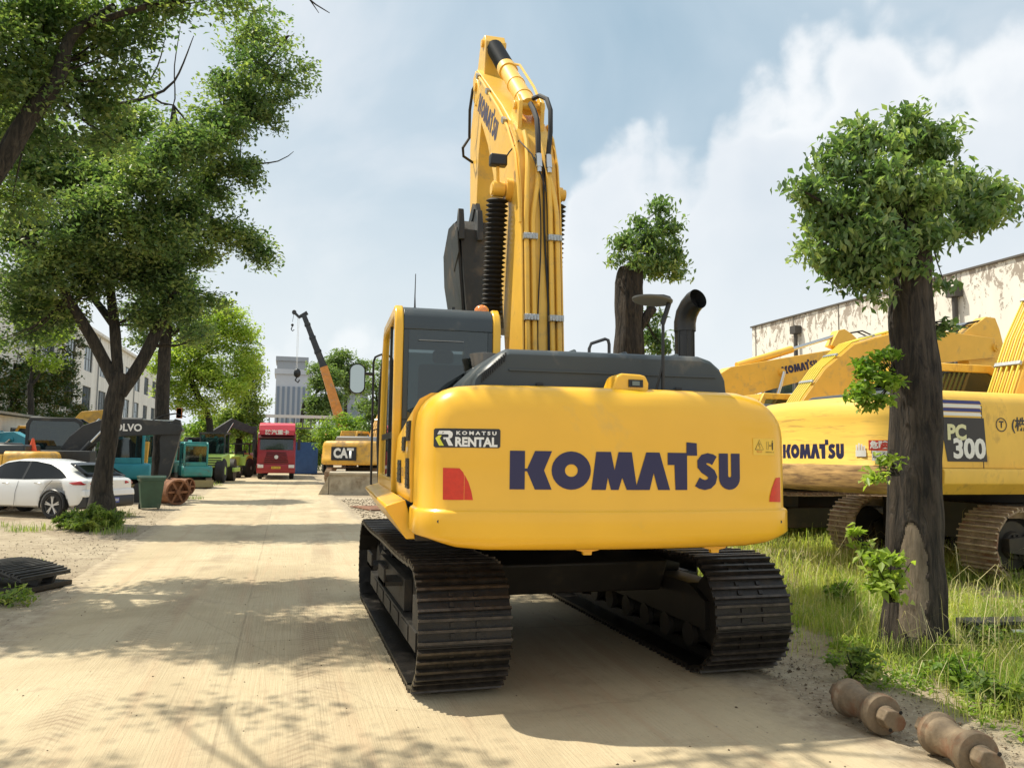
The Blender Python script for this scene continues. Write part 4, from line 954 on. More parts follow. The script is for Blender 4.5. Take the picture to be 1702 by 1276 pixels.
poly_mesh([[(-1.305, 2.046), (-1.235, 2.046), (-1.217, 2.036), (-1.212, 2.018), (-1.218, 1.998), (-1.235, 1.988), (-1.208, 1.938), (-1.240, 1.938), (-1.264, 1.99), (-1.272, 1.978), (-1.278, 1.998), (-1.245, 1.998), (-1.240, 2.012), (-1.248, 2.02), (-1.318, 2.02)]], lambda u, v: (u, cw_y(u)-.0075, v), WHITEM, rp, 'emblem')
# reflectors
poly_mesh([[(-1.275, 1.780), (-1.16, 1.778), (-1.13, 1.745), (-1.095, 1.68), (-1.073, 1.61), (-1.062, 1.553), (-1.272, 1.553)]], onc, REDD, CW, 'reflector', cut=.03)
poly_mesh([[(1.432, 1.725), (1.375, 1.722), (1.355, 1.69), (1.33, 1.64), (1.31, 1.58), (1.303, 1.537), (1.432, 1.53)]], onc, REDD, CW, 'reflector', cut=.02)
# warning sticker
wsx, wsz = 1.22, 1.955
st_ = poly_mesh([[(1.155, 1.90), (1.365, 1.90), (1.365, 2.03), (1.155, 2.03)]], onc, STICK, CW, 'warning_sticker', cut=.02)
def linepoly(pts, w): return stroke(pts, w)
tri = [(1.175, 1.942), (1.215, 2.018), (1.255, 1.942), (1.175, 1.942)]
poly_mesh(stroke(tri, .0022), on2, BLACK, st_, 'warning_triangle', cut=.02)
poly_mesh(stroke([(1.212, 1.998), (1.209, 1.972), (1.222, 1.962), (1.218, 1.95)], .002)+stroke([(1.21, 1.98), (1.225, 1.985)], .002)+stroke([(1.285, 1.945), (1.285, 2.005), (1.302, 2.005), (1.302, 1.945), (1.285, 1.945)], .0012)+stroke([(1.308, 1.975), (1.330, 1.975)], .0018)
   +[[(1.308, 1.975), (1.314, 1.983), (1.314, 1.967)], [(1.331, 1.975), (1.325, 1.983), (1.325, 1.967)], [(1.336, 1.94), (1.346, 1.94), (1.348, 2.0), (1.334, 2.0)], [(1.337, 2.004), (1.345, 2.004), (1.345, 2.014), (1.337, 2.014)]], on2, BLACK, st_, 'pictogram')
lettering('禁止入内', .018, mat('red_print', (.5, .05, .02), .5), st_, lambda u, v: on2(1.215+u, 1.925+v), width=.05)
lettering('旋转半径内禁止入内', .012, BLACK, st_, lambda u, v: on2(1.315+u, 1.922+v), width=.08)

for x in (-.9, -.35, .85, 1.15): obj('cover_bolt', MB().cyl((x, -2.55, 2.395), (x, -2.55, 2.408), .022, n=8), BLACK, CW)
for x, z in ((-1.30, 1.40), (1.40, 1.38)): obj('plug', MB().cyl((x, cw_y(x)-.028, z), (x, cw_y(x)-.034, z), .012, n=10), DARKD, CW)
# deck, skirt and side panels
up('main_frame', MB().box(-1.40, 1.40, -2.28, 1.75, 1.20, 1.34), TRACKF, smooth=0, bevel=.01)
skl = MB().prism([(-1.485, 1.52), (-1.63, 1.475), (-1.64, 1.455), (-1.47, 1.215), (-1.40, 1.215), (-1.41, 1.3)], -2.27, 1.25, 'y')
up('side_skirt', skl, YEL, bevel=.008)
sdp_ = [(-1.445, 1.50), (-1.455, 1.9), (-1.44, 2.20), (-1.39, 2.31), (-1.30, 2.36), (-1.1, 2.37), (-1.1, 1.5)]
def sdz(z, f): return z if z < 1.6 else 1.5+(z-1.5)*(1-.30*f)
sd = MB().grid([[(x, y, sdz(z, f)) for x, z in sdp_] for y, f in ((-2.285, 0), (-1.6, .35), (-.9, .8))]); sd.add([(x, -2.285, z) for x, z in sdp_], [tuple(range(7))]); sd.add([(x, -.9, sdz(z, .8)) for x, z in sdp_], [tuple(range(7))])
SDP = up('side_panel', sd, YEL, bevel=.01)
for (y0, y1, z0, z1) in [(-2.2, -1.98, 1.60, 1.84), (-2.2, -1.98, 1.98, 2.14), (-1.85, -1.6, 1.90, 2.02), (-1.5, -1.2, 1.62, 1.82)]:
    vents = MB().box(-1.463, -1.44, y0, y1, z0, z1)
    for k in range(int((z1-z0)/.045)): vents.obox(Vector((-1.464, (y0+y1)/2, z0+.03+k*.045)), .012, y1-y0-.02, .006, Matrix.Rotation(.5, 4, 'Y'))
    obj('vent_grille', vents, BLACK, SDP, smooth=0)
lettering('PC360', .15, NAVY, SDP, lambda u, v: (-1.462, -1.72-u*.6, 1.72+v*.7), width=.3)
lettering('安全操作', .05, WHITEM, SDP, lambda u, v: (-1.462, -2.08-u*.8, 1.91+v), width=.2)
sr = MB().prism([(1.2, 1.34), (1.465, 1.34), (1.475, 1.9), (1.46, 2.25), (1.40, 2.37), (1.2, 2.40)], -2.285, 1.5, 'y'); up('right_side_panel', sr, YEL, bevel=.01)
up('engine_cover_base', MB().box(-1.19, 1.19, -2.6, -.9, 1.35, 2.385), SLATED, smooth=0)
# hood
hp = [(-.99, 2.39), (-.98, 2.475), (-.955, 2.52), (-.76, 2.705), (-.70, 2.735), (.97, 2.74), (1.07, 2.71), (1.15, 2.64), (1.195, 2.55), (1.21, 2.39)]
hm = MB()
ys_ = [(-2.42, .10), (-2.40, .045), (-2.35, .012), (-2.28, 0), (-1.2, 0), (-1.14, .02)]
hm.grid([[(x*(1-.012*d*10), y, 2.39+(z-2.39)*(1-d*1.6)) for x, z in hp] for y, d in ys_]); n_ = len(hp)
hm.add([(x*(1-.012), -2.42, 2.39+(z-2.39)*(1-.16)) for x, z in hp], [tuple(range(n_))]); hm.add([(x, -1.14, 2.39+(z-2.39)*.968) for x, z in hp], [tuple(range(n_))])
HD = up('engine_hood', hm, SLATE, smooth=40)
rb = MB()
for x in (-.12, .33, .80): rb.tube([(x, -2.37, 2.66), (x+.0, -2.30, 2.735), (x, -1.3, 2.745)], .022, 8)
rb.box(-.70, 1.1, -2.436, -2.405, 2.545, 2.56)
obj('ridge', rb, SLATE, HD)
sl = MB()
for k in range(11):
    x = -.925+.018*k; zt_ = 2.53+.17*k/10; sl.prism([(x, zt_-.085), (x+.009, zt_-.085), (x+.021, zt_-.012), (x+.012, zt_-.012)], -2.436, -2.40, 'y')
obj('louvre', sl, BLACK, HD, smooth=0)
for x in (-.45, .15, .75): obj('hood_latch', MB().box(x-.03, x+.03, -2.446, -2.437, 2.43, 2.455), BLACK, HD, bevel=.004)
pf = MB().lathe([(0, .11), (.04, .13), (.10, .14), (.13, .15), (.15, .155), (.155, .13), (.17, .05)], (-.62, -1.0, 2.70), (0, 0, 1), 22); up('prefilter_bowl', pf, mat('smoky_plastic', (.20, .19, .18), .15, coat=.5))
up('filter_base', MB().box(-.8, -.42, -1.3, -.85, 2.39, 2.69), SLATED, bevel=.02)
bb = MB().prism([(1.18, 2.38), (1.63, 2.38), (1.63, 2.52), (1.50, 2.80), (1.22, 2.82)], -1.12, -.55, 'y'); bb.box(.35, 1.3, -1.1, -.5, 2.39, 2.80); up('rear_cover_box', bb, BLACK, bevel=.015)
ex = MB().tube([(1.50, -1.0, 2.62), (1.50, -1.0, 3.22)], .100, 20)
for k in range(7):
    a = 2*pi*k/7; ex.tube([(1.50+.100*cos(a), -1.0+.100*sin(a), 2.75), (1.50+.100*cos(a), -1.0+.100*sin(a), 3.22)], .008, 5)
EXH = up('exhaust_stack', ex, BLACK)
tip = MB().tube([(1.50, -1.0, 3.18), (1.50, -1.0, 3.27), (1.506, -1.03, 3.36), (1.52, -1.09, 3.43), (1.535, -1.16, 3.475), (1.55, -1.21, 3.49)], [.113, .113, .113, .111, .109, .107], 24, caps=False)
tip.tube([(1.55, -1.21, 3.49), (1.536, -1.155, 3.473), (1.525, -1.115, 3.45)], [.107, .098, .09], 24, caps=False)
obj('exhaust_tip', tip, BLACK, EXH); obj('bore_shade_disc', MB().cyl((1.522, -1.11, 3.445), (1.524, -1.115, 3.447), .098), mat('bore_shade_black', (.004, .004, .004), .9), EXH)  # black disc stands in for the shade inside the open pipe

# mirror, rails and camera on the counterweight
mp = MB().tube([(.53, -2.62, 2.38), (.535, -2.62, 3.0), (.60, -2.62, 3.16), (.60, -2.60, 3.175), (.56, -2.58, 3.19), (.42, -2.55, 3.19)], .014, 8)
mp.tube([(.53, -2.62, 2.95), (.60, -2.62, 3.16)], .02, 6); mp.tube([(.47, -2.62, 2.40), (.53, -2.62, 2.62)], .010, 6); mp.box(.44, .62, -2.70, -2.56, 2.375, 2.40)
MP = up('mirror_post', mp, BLACK)
mm = MB().lathe([(-.012, .10), (-.02, .145), (-.012, .158), (.0, .16), (.012, .12), (.02, .04)], (.46, -2.58, 3.155), (.10, .04, 1.0), 24)
for v in range(len(mm.v)): mm.v[v].x = .46+(mm.v[v].x-.46)*1.05
obj('rear_view_mirror', mm, mat('grey_mirror_shell', (.10, .11, .115), .45), MP)
for (x, zt_, w_, y) in ((.40, 2.99, .20, -1.45), (.17, 2.87, .17, -1.0)):
    up('handrail', MB().tube([(x-w_/2, y, 2.6), (x-w_/2, y, zt_-.10), (x-w_/2+.02, y, zt_-.05), (x+w_/2-.04, y, zt_), (x+w_/2-.01, y, zt_-.01), (x+w_/2, y, zt_-.05), (x+w_/2, y, 2.6)], .016, 8), mat('worn_black_tube', (.05, .05, .052), .35))
cb = MB().prism([(.00, 2.36), (.28, 2.35), (.305, 2.38), (.31, 2.44), (.285, 2.495), (.24, 2.505), (.09, 2.51), (.05, 2.49)], -2.86, -2.62, 'y')
CB = up('camera_housing', cb, YEL, bevel=.018, seg=3)
obj('camera_lens', MB().box(.14, .255, -2.872, -2.858, 2.405, 2.462), BLACK, CB, smooth=0); obj('lens_glass', MB().box(.165, .225, -2.879, -2.8735, 2.417, 2.45), mat('lens_grey', (.12, .15, .13), .1, coat=.6), CB, smooth=0)

# cab
cy0, cy1 = -.80, 1.30
outer = [(cy0, 1.48), (cy0-.01, 2.2), (cy0-.01, 3.02), (cy0+.03, 3.16), (cy0+.13, 3.235), (.85, 3.25), (1.02, 3.18), (1.12, 3.02), (cy1, 2.1), (cy1+.02, 1.48)]
inner = [(cy0+.10, 1.62), (cy0+.09, 2.2), (cy0+.09, 2.98), (cy0+.12, 3.08), (cy0+.18, 3.14), (.78, 3.15), (.92, 3.11), (1.00, 2.98), (cy1-.10, 2.1), (cy1-.10, 1.62)]
CAB = up('cab', ring_prism(MB(), outer, inner, -1.485, -1.40), YEL, bevel=.018, seg=3, smooth=50)
CAB.matrix_basis = UP @ Matrix(((1, 0, 0, 0), (0, 1, 0, 0), (0, 0, 1.068, -1.48*.068), (0, 0, 0, 1)))
obj('cab_side_frame', ring_prism(MB(), outer, inner, -.50, -.42), YEL, CAB, bevel=.018, seg=3, smooth=50)
cr = MB()   # slate rear panel and roof between the yellow frames
prf = [(cy0+.012, 1.48), (cy0+.004, 2.10), (cy0+.0, 2.14)]
cr.box(-1.398, -.502, cy0+.005, cy0+.06, 1.48, 2.16)
rf = [(cy0+.005, 3.0), (cy0+.02, 3.12), (cy0+.06, 3.185), (cy0+.15, 3.225), (.85, 3.24), (.99, 3.17), (1.06, 3.05), (1.0, 3.03), (.93, 3.10), (.82, 3.15), (cy0+.2, 3.15), (cy0+.1, 3.10), (cy0+.055, 3.0)]
cr.prism(rf, -1.398, -.502)
cr.box(-1.398, -1.345, cy0+.005, cy0+.06, 2.162, 2.998).box(-.55, -.502, cy0+.005, cy0+.06, 2.162, 2.998)
obj('cab_shell', cr, SLATE, CAB, bevel=.006, smooth=40)
obj('rear_window', MB().box(-1.344, -.551, cy0+.02, cy0+.03, 2.161, 2.999), glass('cab_rear_glass', (.40, .47, .48), .25), CAB, smooth=0)
obj('side_window', MB().prism(inner, -1.447, -1.44), GLASS, CAB, smooth=0)
obj('side_window', MB().prism(inner, -.465, -.458), GLASS, CAB, smooth=0)
obj('windscreen', MB().prism([(1.04, 3.0), (cy1-.03, 2.1), (cy1-.0, 1.6), (cy1-.02, 1.6), (cy1-.05, 2.1), (1.02, 3.0)], -1.398, -.502), GLASS, CAB, smooth=0)
bar = MB().box(-1.46, -1.42, .10, .17, 1.6, 3.15).box(-1.46, -1.42, cy0+.1, cy1-.1, 2.0, 2.06); obj('door_bar', bar, BLACK, CAB, smooth=0)
seat = MB().prism([(-.35, 2.02), (.2, 2.02), (.2, 2.14), (-.25, 2.14), (-.33, 2.72), (-.44, 2.72)], -1.2, -.7); seat.box(-1.06, -.84, -.44, -.36, 2.73, 2.86)
obj('seat', seat, SEATM, CAB, bevel=.05, seg=3)
obj('cab_floor', MB().box(-1.39, -.51, -.72, 1.2, 1.5, 1.62), INTR, CAB, smooth=0)
obj('console', MB().box(-1.37, -1.23, -.3, .4, 1.63, 2.25).box(-.66, -.53, -.3, .4, 1.63, 2.3), INTR, CAB, bevel=.03)
obj('wiper_line', MB().box(-1.25, -.80, cy0-.003, cy0+.004, 2.895, 2.903), GREYC, CAB, smooth=0)
an = MB().tube([(-1.25, -.35, 3.32), (-1.25, -.35, 3.40)], .018, 8); an.tube([(-1.25, -.35, 3.40), (-1.252, -.35, 3.52), (-1.25, -.35, 3.76)], [.010, .006, .004], 6); up('antenna', an, BLACK)
bcn = MB().lathe([(0, .075), (.05, .082), (.09, .078), (.12, .055), (.135, .02)], (-.50, -.15, 3.37), (0, 0, 1), 20); BC = up('beacon', bcn, LAMPG)
obj('beacon_base', MB().lathe([(0, .08), (.035, .085)], (-.50, -.15, 3.34), (0, 0, 1), 20), BLACK, BC)
up('roof_fitting', MB().box(-.88, -.85, -.5, -.42, 3.34, 3.40), BLACK, smooth=0)
rl = MB().tube([(-1.50, 1.42, 1.4), (-1.56, 1.46, 1.5), (-1.57, 1.46, 3.02), (-1.55, 1.46, 3.08), (-1.50, 1.4, 3.10), (-1.44, 1.2, 3.10)], .014, 8); rl.tube([(-1.57, 1.46, 2.86), (-1.68, 1.46, 2.87)], .02, 6); rl.tube([(-1.57, 1.46, 2.15), (-1.45, 1.3, 2.2)], .008, 6)
RL = up('mirror_rail', rl, BLACK)
n_ = 28; mv = []
def rrect(cx, cz, hw, hh, r, y): return [(cx+(hw-r)*(1 if cos(2*pi*i/n_) > 0 else -1)+r*cos(2*pi*i/n_), y, cz+(hh-r)*(1 if sin(2*pi*i/n_) > 0 else -1)+r*sin(2*pi*i/n_)) for i in range(n_)]
sh_ = MB().grid([rrect(-1.765, 2.80, .085, .175, .08, 1.50), rrect(-1.765, 2.80, .10, .19, .09, 1.49), rrect(-1.765, 2.80, .10, .19, .09, 1.455), rrect(-1.765, 2.80, .086, .176, .08, 1.45)], closev=True)
sh_.add(rrect(-1.765, 2.80, .085, .175, .08, 1.50), [tuple(range(n_))]); SM = obj('side_mirror', sh_, BLACK, RL)
obj('mirror_glass', MB().add(rrect(-1.765, 2.80, .086, .176, .08, 1.448), [tuple(range(n_))]), MIRG, SM, smooth=0)
up('front_rail', MB().tube([(-1.46, 1.38, 1.45), (-1.49, 1.40, 2.0), (-1.485, 1.30, 2.7), (-1.46, 1.16, 3.12)], .022, 8), BLACK)

# boom group (its plane swings a little to the left)
BM = UP @ Matrix(((1, -.045, 0, .225), (0, 1, 0, 0), (0, 0, .948, .17), (0, 0, 0, 1)))
def bo(name, mb, m, parent=EX, **k):
    o = obj(name, mb, m, parent, **k)
    if parent is EX: o.matrix_basis = BM
    return o
bprof = [(-.12, 2.0), (-.07, 2.6), (-.02, 3.3), (.05, 4.2), (.12, 4.9), (.22, 5.4), (.40, 5.82), (.66, 6.13), (1.2, 6.62), (2.0, 7.28), (2.86, 7.98), (3.02, 7.95), (3.08, 7.75), (3.0, 7.55), (2.55, 7.0), (2.0, 6.36), (1.62, 5.75), (1.38, 5.1), (1.12, 4.3), (.85, 3.2), (.55, 2.2), (.42, 1.9), (0, 1.8)]
BOOM = bo('boom', MB().prism(bprof, -.225, .225), YELB, bevel=.012, smooth=25)
fl = MB()     # flange plates standing proud along the back edges
for sx in (-1, 1):
    e = bprof[1:8]; fl.prism([(y-.035, z) for y, z in e]+[(y+.05, z-.02) for y, z in e[::-1]], sx*.235-.008, sx*.235+.008)
obj('boom_flange', fl, YELB, BOOM, smooth=0)
ear = MB()
for sx in (-1, 1): ear.prism([(.55, 6.0), (.50, 6.35), (.62, 6.50), (.78, 6.48), (1.0, 6.3), (.95, 6.1)], sx*.14-.025, sx*.14+.025)
ear.cyl((-.2, .66, 6.36), (.2, .66, 6.36), .055)
obj('cylinder_bracket', ear, YELB, BOOM, bevel=.008)
ac = MB().cyl((0, .66, 6.36), (0, 1.75, 7.40), .115, n=24); ac.cyl((0, 1.74, 7.39), (0, 1.88, 7.525), .135, n=24); ac.cyl((0, .9, 6.59), (0, .95, 6.64), .125, n=24); ac.cyl((0, 1.3, 6.97), (0, 1.34, 7.01), .125, n=24)
ACY = bo('arm_cylinder', ac, YELB)
obj('cylinder_boot', bellows(MB(), (0, 1.88, 7.525), (0, 2.66, 8.27), .13, amp=.12), BLACK, ACY)
obj('cylinder_pipe', MB().tube([(.15, .75, 6.55), (.16, 1.0, 6.82), (.15, 1.7, 7.50), (.08, 1.8, 7.56)], .018, 6), YELB, ACY)
arm = [(2.58, 8.32), (2.66, 8.46), (2.84, 8.50), (3.02, 8.38), (3.35, 7.75), (3.62, 7.3), (3.66, 7.0), (3.50, 4.55), (3.38, 4.42), (3.22, 4.48), (2.98, 6.6), (2.72, 7.35), (2.66, 7.7)]
ARM = bo('arm', MB().prism(arm, -.155, .155), YELB, bevel=.01, smooth=25)
obj('arm_pin', MB().cyl((-.26, 2.88, 7.70), (.26, 2.88, 7.70), .07), YELB, ARM); obj('arm_pin', MB().cyl((-.19, 2.74, 8.36), (.19, 2.74, 8.36), .06), YELB, ARM)
for sx in (-1, 1): obj('boom_fork', MB().prism([(2.60, 7.45), (2.95, 8.0), (3.12, 7.95), (3.16, 7.65), (2.95, 7.4)], sx*.20-.03, sx*.20+.03), YELB, BOOM, bevel=.006)
# bucket
bk = [(2.72, 5.22), (2.95, 5.45), (3.45, 5.50), (3.92, 5.15), (4.08, 4.65), (3.92, 4.15), (3.50, 3.82), (3.02, 3.80), (2.78, 3.95)]
bkm = MB().prism(bk, -.60, -.56).prism(bk, .62, .66)
shell = [(2.72, 3.96)]+[(2.95, 3.80), (3.50, 3.78), (3.96, 4.12), (4.12, 4.65), (3.95, 5.18), (3.46, 5.54), (2.93, 5.49), (2.68, 5.24)]
sh_in = [(y*.985+.04, z*.99+.045) for y, z in shell]
for k in range(len(shell)-1):
    bkm.prism([shell[k], shell[k+1], sh_in[k+1], sh_in[k]], -.559, .619)
bkm.prism([(2.66, 3.98), (2.74, 3.94), (2.80, 5.20), (2.68, 5.28)], -.555, .60)
bkm.prism([(2.62, 4.9), (3.1, 4.7), (3.1, 5.15), (2.9, 5.2), (2.60, 5.28)], -.615, -.602)
for v in bkm.v: v.x += .12*max(0, min(1, (5.2-v.z)/1.2))+.08
BKT = bo('bucket', bkm, BUCK, smooth=20, bevel=.006)
for x in (-.16, .30): obj('bucket_ear', MB().prism([(2.75, 5.2), (2.78, 5.55), (2.95, 5.80), (3.12, 5.78), (3.4, 5.5)], x-.03, x+.03), BUCK, BKT)
for k in range(5):
    x = -.46+k*.28; obj('tooth', MB().prism([(2.60, 5.10), (2.84, 5.12), (2.82, 5.40), (2.72, 5.62), (2.64, 5.38)], x-.045, x+.045), BUCK, BKT, bevel=.01)
lk = MB()
for x in (-.19, .19): lk.prism([(3.0, 5.72), (3.1, 5.62), (3.62, 5.35), (3.66, 5.45), (3.12, 5.85)], x-.02, x+.02)
bo('bucket_link', lk, BUCK)
bo('bucket_cylinder', MB().cyl((0, 3.85, 7.1), (0, 3.78, 5.9), .085).cyl((0, 3.78, 5.9), (0, 3.62, 5.4), .04), YELB)
# lifting cylinders with black boots
for x in (-.385, .355):
    c = MB().cyl((x, 1.15, 1.55), (x, .93, 3.35), .105, n=20); cyl_ = bo('lift_cylinder', c, YELB)
    obj('cylinder_boot', bellows(MB(), (x, .93, 3.3), (x, .66, 5.08), .14, amp=.34), RUBBER, cyl_)
    obj('cylinder_eye', MB().cyl((x-.07, .64, 5.2), (x+.07, .64, 5.2), .10), YELB, cyl_)
bo('boom_pin', MB().cyl((-.47, .64, 5.2), (.47, .64, 5.2), .075).cyl((-.30, .64, 5.2), (.30, .64, 5.2), .15), YELB)
lp = MB().obox(Vector((-.42, .50, 5.52)), .21, .12, .15); LP = bo('work_lamp', lp, BLACK, bevel=.02); obj('lamp_bracket', MB().tube([(-.42, .52, 5.45), (-.40, .58, 5.28), (-.36, .60, 5.2)], .02, 6), YELB, LP)
# pipes up the back of the boom
def along(dy, z0, z1, n=14):
    out = []
    e = [(y, z) for y, z in bprof[:9]]
    for i in range(n+1):
        z = z0+(z1-z0)*i/n
        for (a, b), (c, d) in zip(e, e[1:]):
            if b <= z <= d: out.append((a+(c-a)*(z-b)/(d-b)+dy, z)); break
    return out
for x, ztop, xt in ((-.185, 5.9, -.12), (-.105, 5.35, -.02), (.105, 5.35, .10), (.185, 5.75, .06)):
    pth = [(x, y, z) for y, z in along(-.045, 2.1, 4.6)]+[(x+(xt-x)*smooth(4.6, ztop, z), y, z) for y, z in along(-.055, 4.7, ztop, 8)]
    bo('hydraulic_pipe', MB().tube(pth, .030, 10), YELB)
for z in (3.42, 4.42):
    for x in (-.145, .145):
        y = along(-.05, z, z+.1, 1)[0][0]; c = MB().obox(Vector((x, y-.01, z)), .165, .085, .075)
        for q in (-.055, -.02, .02, .055): c.obox(Vector((x+q, y-.055, z)), .014, .012, .065)
        bo('pipe_clamp', c, ALU, bevel=.005)
for (x, dx, r) in ((-.035, -.03, .008), (.055, .02, .012), (.068, -.01, .008)):
    pth = [(x+dx*sin((z-2.4)*2.1), y, z) for y, z in along(-.028, 2.3, 5.5, 22)]
    bo('electric_cable', MB().tube(pth, r, 6), RUBBER)
vb = MB()
for x in (-.02, .10): vb.cyl((x, .10, 5.32), (x, .14, 5.50), .042, n=8); vb.cyl((x, .09, 5.26), (x, .10, 5.34), .03)
bo('hose_coupling', vb, CHROME)
bo('hydraulic_hose', MB().tube([(-.02, .14, 5.50), (-.02, .16, 5.75), (-.01, .25, 6.0), (.0, .42, 6.2), (0, .58, 6.36)], .034, 8), RUBBER)
bo('hydraulic_hose', MB().tube([(.10, .14, 5.50), (.12, .12, 5.8), (.13, .16, 6.1), (.12, .28, 6.3), (.08, .45, 6.42), (.04, .6, 6.45)], .030, 8), RUBBER)
bo('hydraulic_hose', MB().tube([(-.16, 2.9, 7.9), (-.26, 3.0, 7.7), (-.28, 3.1, 7.4), (-.25, 3.25, 7.0), (-.36, 3.2, 6.8), (-.33, 3.3, 6.7), (-.16, 3.4, 6.65)], .022, 8), RUBBER)
bo('boom_side_pipe', MB().tube([(-.25, .06, 4.6), (-.26, .12, 5.05), (-.255, .30, 5.55), (-.25, .75, 6.10), (-.25, 1.3, 6.62), (-.25, 2.3, 7.48), (-.25, 2.75, 7.85)], .020, 8), YELB)
for y, z in ((.9, 6.25), (1.9, 7.14), (2.6, 7.73)): bo('side_clamp', MB().obox(Vector((-.26, y, z)), .05, .12, .07, Matrix.Rotation(.7, 4, 'X')), ALU)
bo('electric_cable', MB().tube([(-.36, .52, 5.5), (-.30, .45, 5.62), (-.2, .35, 5.75), (-.1, .14, 5.5), (0, .06, 5.2), (.05, .04, 5.0)], .009, 6), RUBBER)
dv = Vector((0, -.768, -.64)); uv = Vector((0, -.64, .768)); o0 = Vector((-.2275, 2.62, 7.40)); s_ = 1.62/WMW
poly_mesh(WM, lambda u, v: tuple(o0+dv*(u*s_)+uv*((v-.75)*s_*1.05)), mat('faded_navy', (.05, .05, .10), .6), BOOM, 'maker_lettering')

# =================================================================== OTHER MACHINES
def digger(label, loc, rz, s, paint, boom=None, arm=None, bucket=None, cabp=None, cabx=-1, det=1, trackm=TRACKR, text=None, cwdark=None, textm=NAVY, glass_=GLASSD, pipes=0, pipem=None, group=None, bw=.24, hood=SLATED, rod=None, boomm=None, base=True, cwh=2.42, uy=0, txt=None, hh=.25, ch=0, scuff=None):
    """a generic crawler excavator: forward is +y, cab on the -x side"""
    t = thing('excavator', label, 'excavator', loc, rz, group, s); boomm = boomm or paint
    for sx in (-1, 1): crawler(t, sx*1.30, uy, 4.7, 1.0, .60, 42 if det > 1 else 30, trackm, TRACKF, det, sx)
    obj('car_body', MB().box(-1.0, 1.0, -1, 1, .5, 1.0).cyl((0, 0, .9), (0, 0, 1.2), .65), TRACKF, t)
    rows = []
    for z, d in [(1.16, .12), (1.18, .04), (1.24, 0), (1.5, 0), (1.52, .025), (cwh-.3, .03), (cwh-.14, .07), (cwh-.04, .15), (cwh, .26)]:
        r = .45-d*.9; pts = [(-1.48+d, -1.9), (-1.48+d, -2.6)]+[(-1.03-max(r, .05)*cos(pi/2*k/6), -2.78-max(r, .05)*sin(pi/2*k/6)) for k in range(7)]
        mid = [(-.9+1.8*k/8, -3.23+d*.9-.12*(1-((-.9+1.8*k/8)/1.1)**2)) for k in range(9)]
        rows.append([(x, y, z) for x, y in pts+mid+[(-x, y) for x, y in pts[::-1]]])
    m = MB().grid(rows); m.add(rows[-1], [tuple(range(len(rows[-1])))]); m.add(rows[0], [tuple(range(len(rows[0])))])
    if scuff: m.mi[:4*(len(rows[0])-1)] = [1]*(4*(len(rows[0])-1))
    cw = obj('counterweight', m, [paint, scuff] if scuff else paint, t, smooth=50)
    if text:
        if text == 'mark':
            xa, xb, za, hz_ = txt; kk = (xb-xa)/WMW
            poly_mesh(WM, lambda u, v: (xa+u*kk, -3.207-.12*(1-((xa+u*kk)/1.1)**2), za+v*hz_), textm, cw, 'maker_lettering', cut=.3)
        else:
            if cwdark: obj('badge', MB().box(-.70, .70, -3.37, -3.30, 1.40, 2.10), cwdark, cw, smooth=0)
            lettering(text, .66, textm, cw, lambda u, v: (u, -3.375, 1.75+v), width=1.15, bold=.035)
    obj('house', MB().box(-1.42, 1.42, -1.88, 1.75, 1.18, 1.40).box(-1.46, -.5, -1.88, -.95, 1.402, cwh-.12).box(.5, 1.46, -1.88, 1.7, 1.402, cwh-.15).box(-.498, .498, -1.88, -.6, 1.402, cwh-.1), paint, t, bevel=.04)
    obj('engine_hood', MB().prism([(-1.0, cwh-.12), (-.9, cwh+hh), (1.0, cwh+hh), (1.2, cwh-.12)], -2.45, -1.0, 'y'), hood, t, bevel=.06)
    cy0, cy1 = -.85, 1.15; T = (3.02 if cwh > 2.3 else 2.8)+ch
    o_ = [(cy0, 1.42), (cy0-.01, T-.25), (cy0+.12, T), (.75, T), (.98, T-.15), (cy1, 2.1), (cy1, 1.42)]
    i_ = [(cy0+.1, 1.95), (cy0+.1, T-.28), (cy0+.17, T-.13), (.70, T-.13), (.86, T-.22), (cy1-.1, 2.1), (cy1-.1, 1.6)]
    cb_ = obj('cab', ring_prism(MB(), o_, i_, -1.47, -1.40), cabp or paint, t, bevel=.02)
    obj('cab_side_frame', ring_prism(MB(), o_, i_, -.54, -.47), cabp or paint, cb_, bevel=.02)
    obj('cab_roof', MB().box(-1.398, -.542, cy0+.13, .74, T-.12, T-.005).box(-1.398, -.542, cy0+.02, cy0+.08, T-.3, T-.13), cabp or paint, cb_, smooth=0, bevel=.01); obj('rear_panel', MB().box(-1.398, -.542, cy0+.01, cy0+.07, 1.42, 2.0), cabp or paint, cb_, smooth=0, bevel=.01)
    obj('side_window', MB().prism(i_, -1.44, -1.43), glass_, cb_, smooth=0); obj('side_window', MB().prism(i_, -.51, -.50), glass_, cb_, smooth=0)
    obj('rear_window', MB().box(-1.397, -.543, cy0+.03, cy0+.04, 2.001, T-.301), glass_, cb_, smooth=0); obj('windscreen', MB().prism([(.97, T-.17), (cy1-.02, 2.1), (cy1-.02, 1.6), (cy1-.04, 1.6), (cy1-.04, 2.1), (.95, T-.17)], -1.397, -.543), glass_, cb_, smooth=0)
    obj('seat', MB().prism([(-.3, 1.9), (.2, 1.9), (.2, 2.02), (-.2, 2.02), (-.28, 2.6), (-.4, 2.6)], -1.2, -.7), SEATM, cb_, bevel=.04)
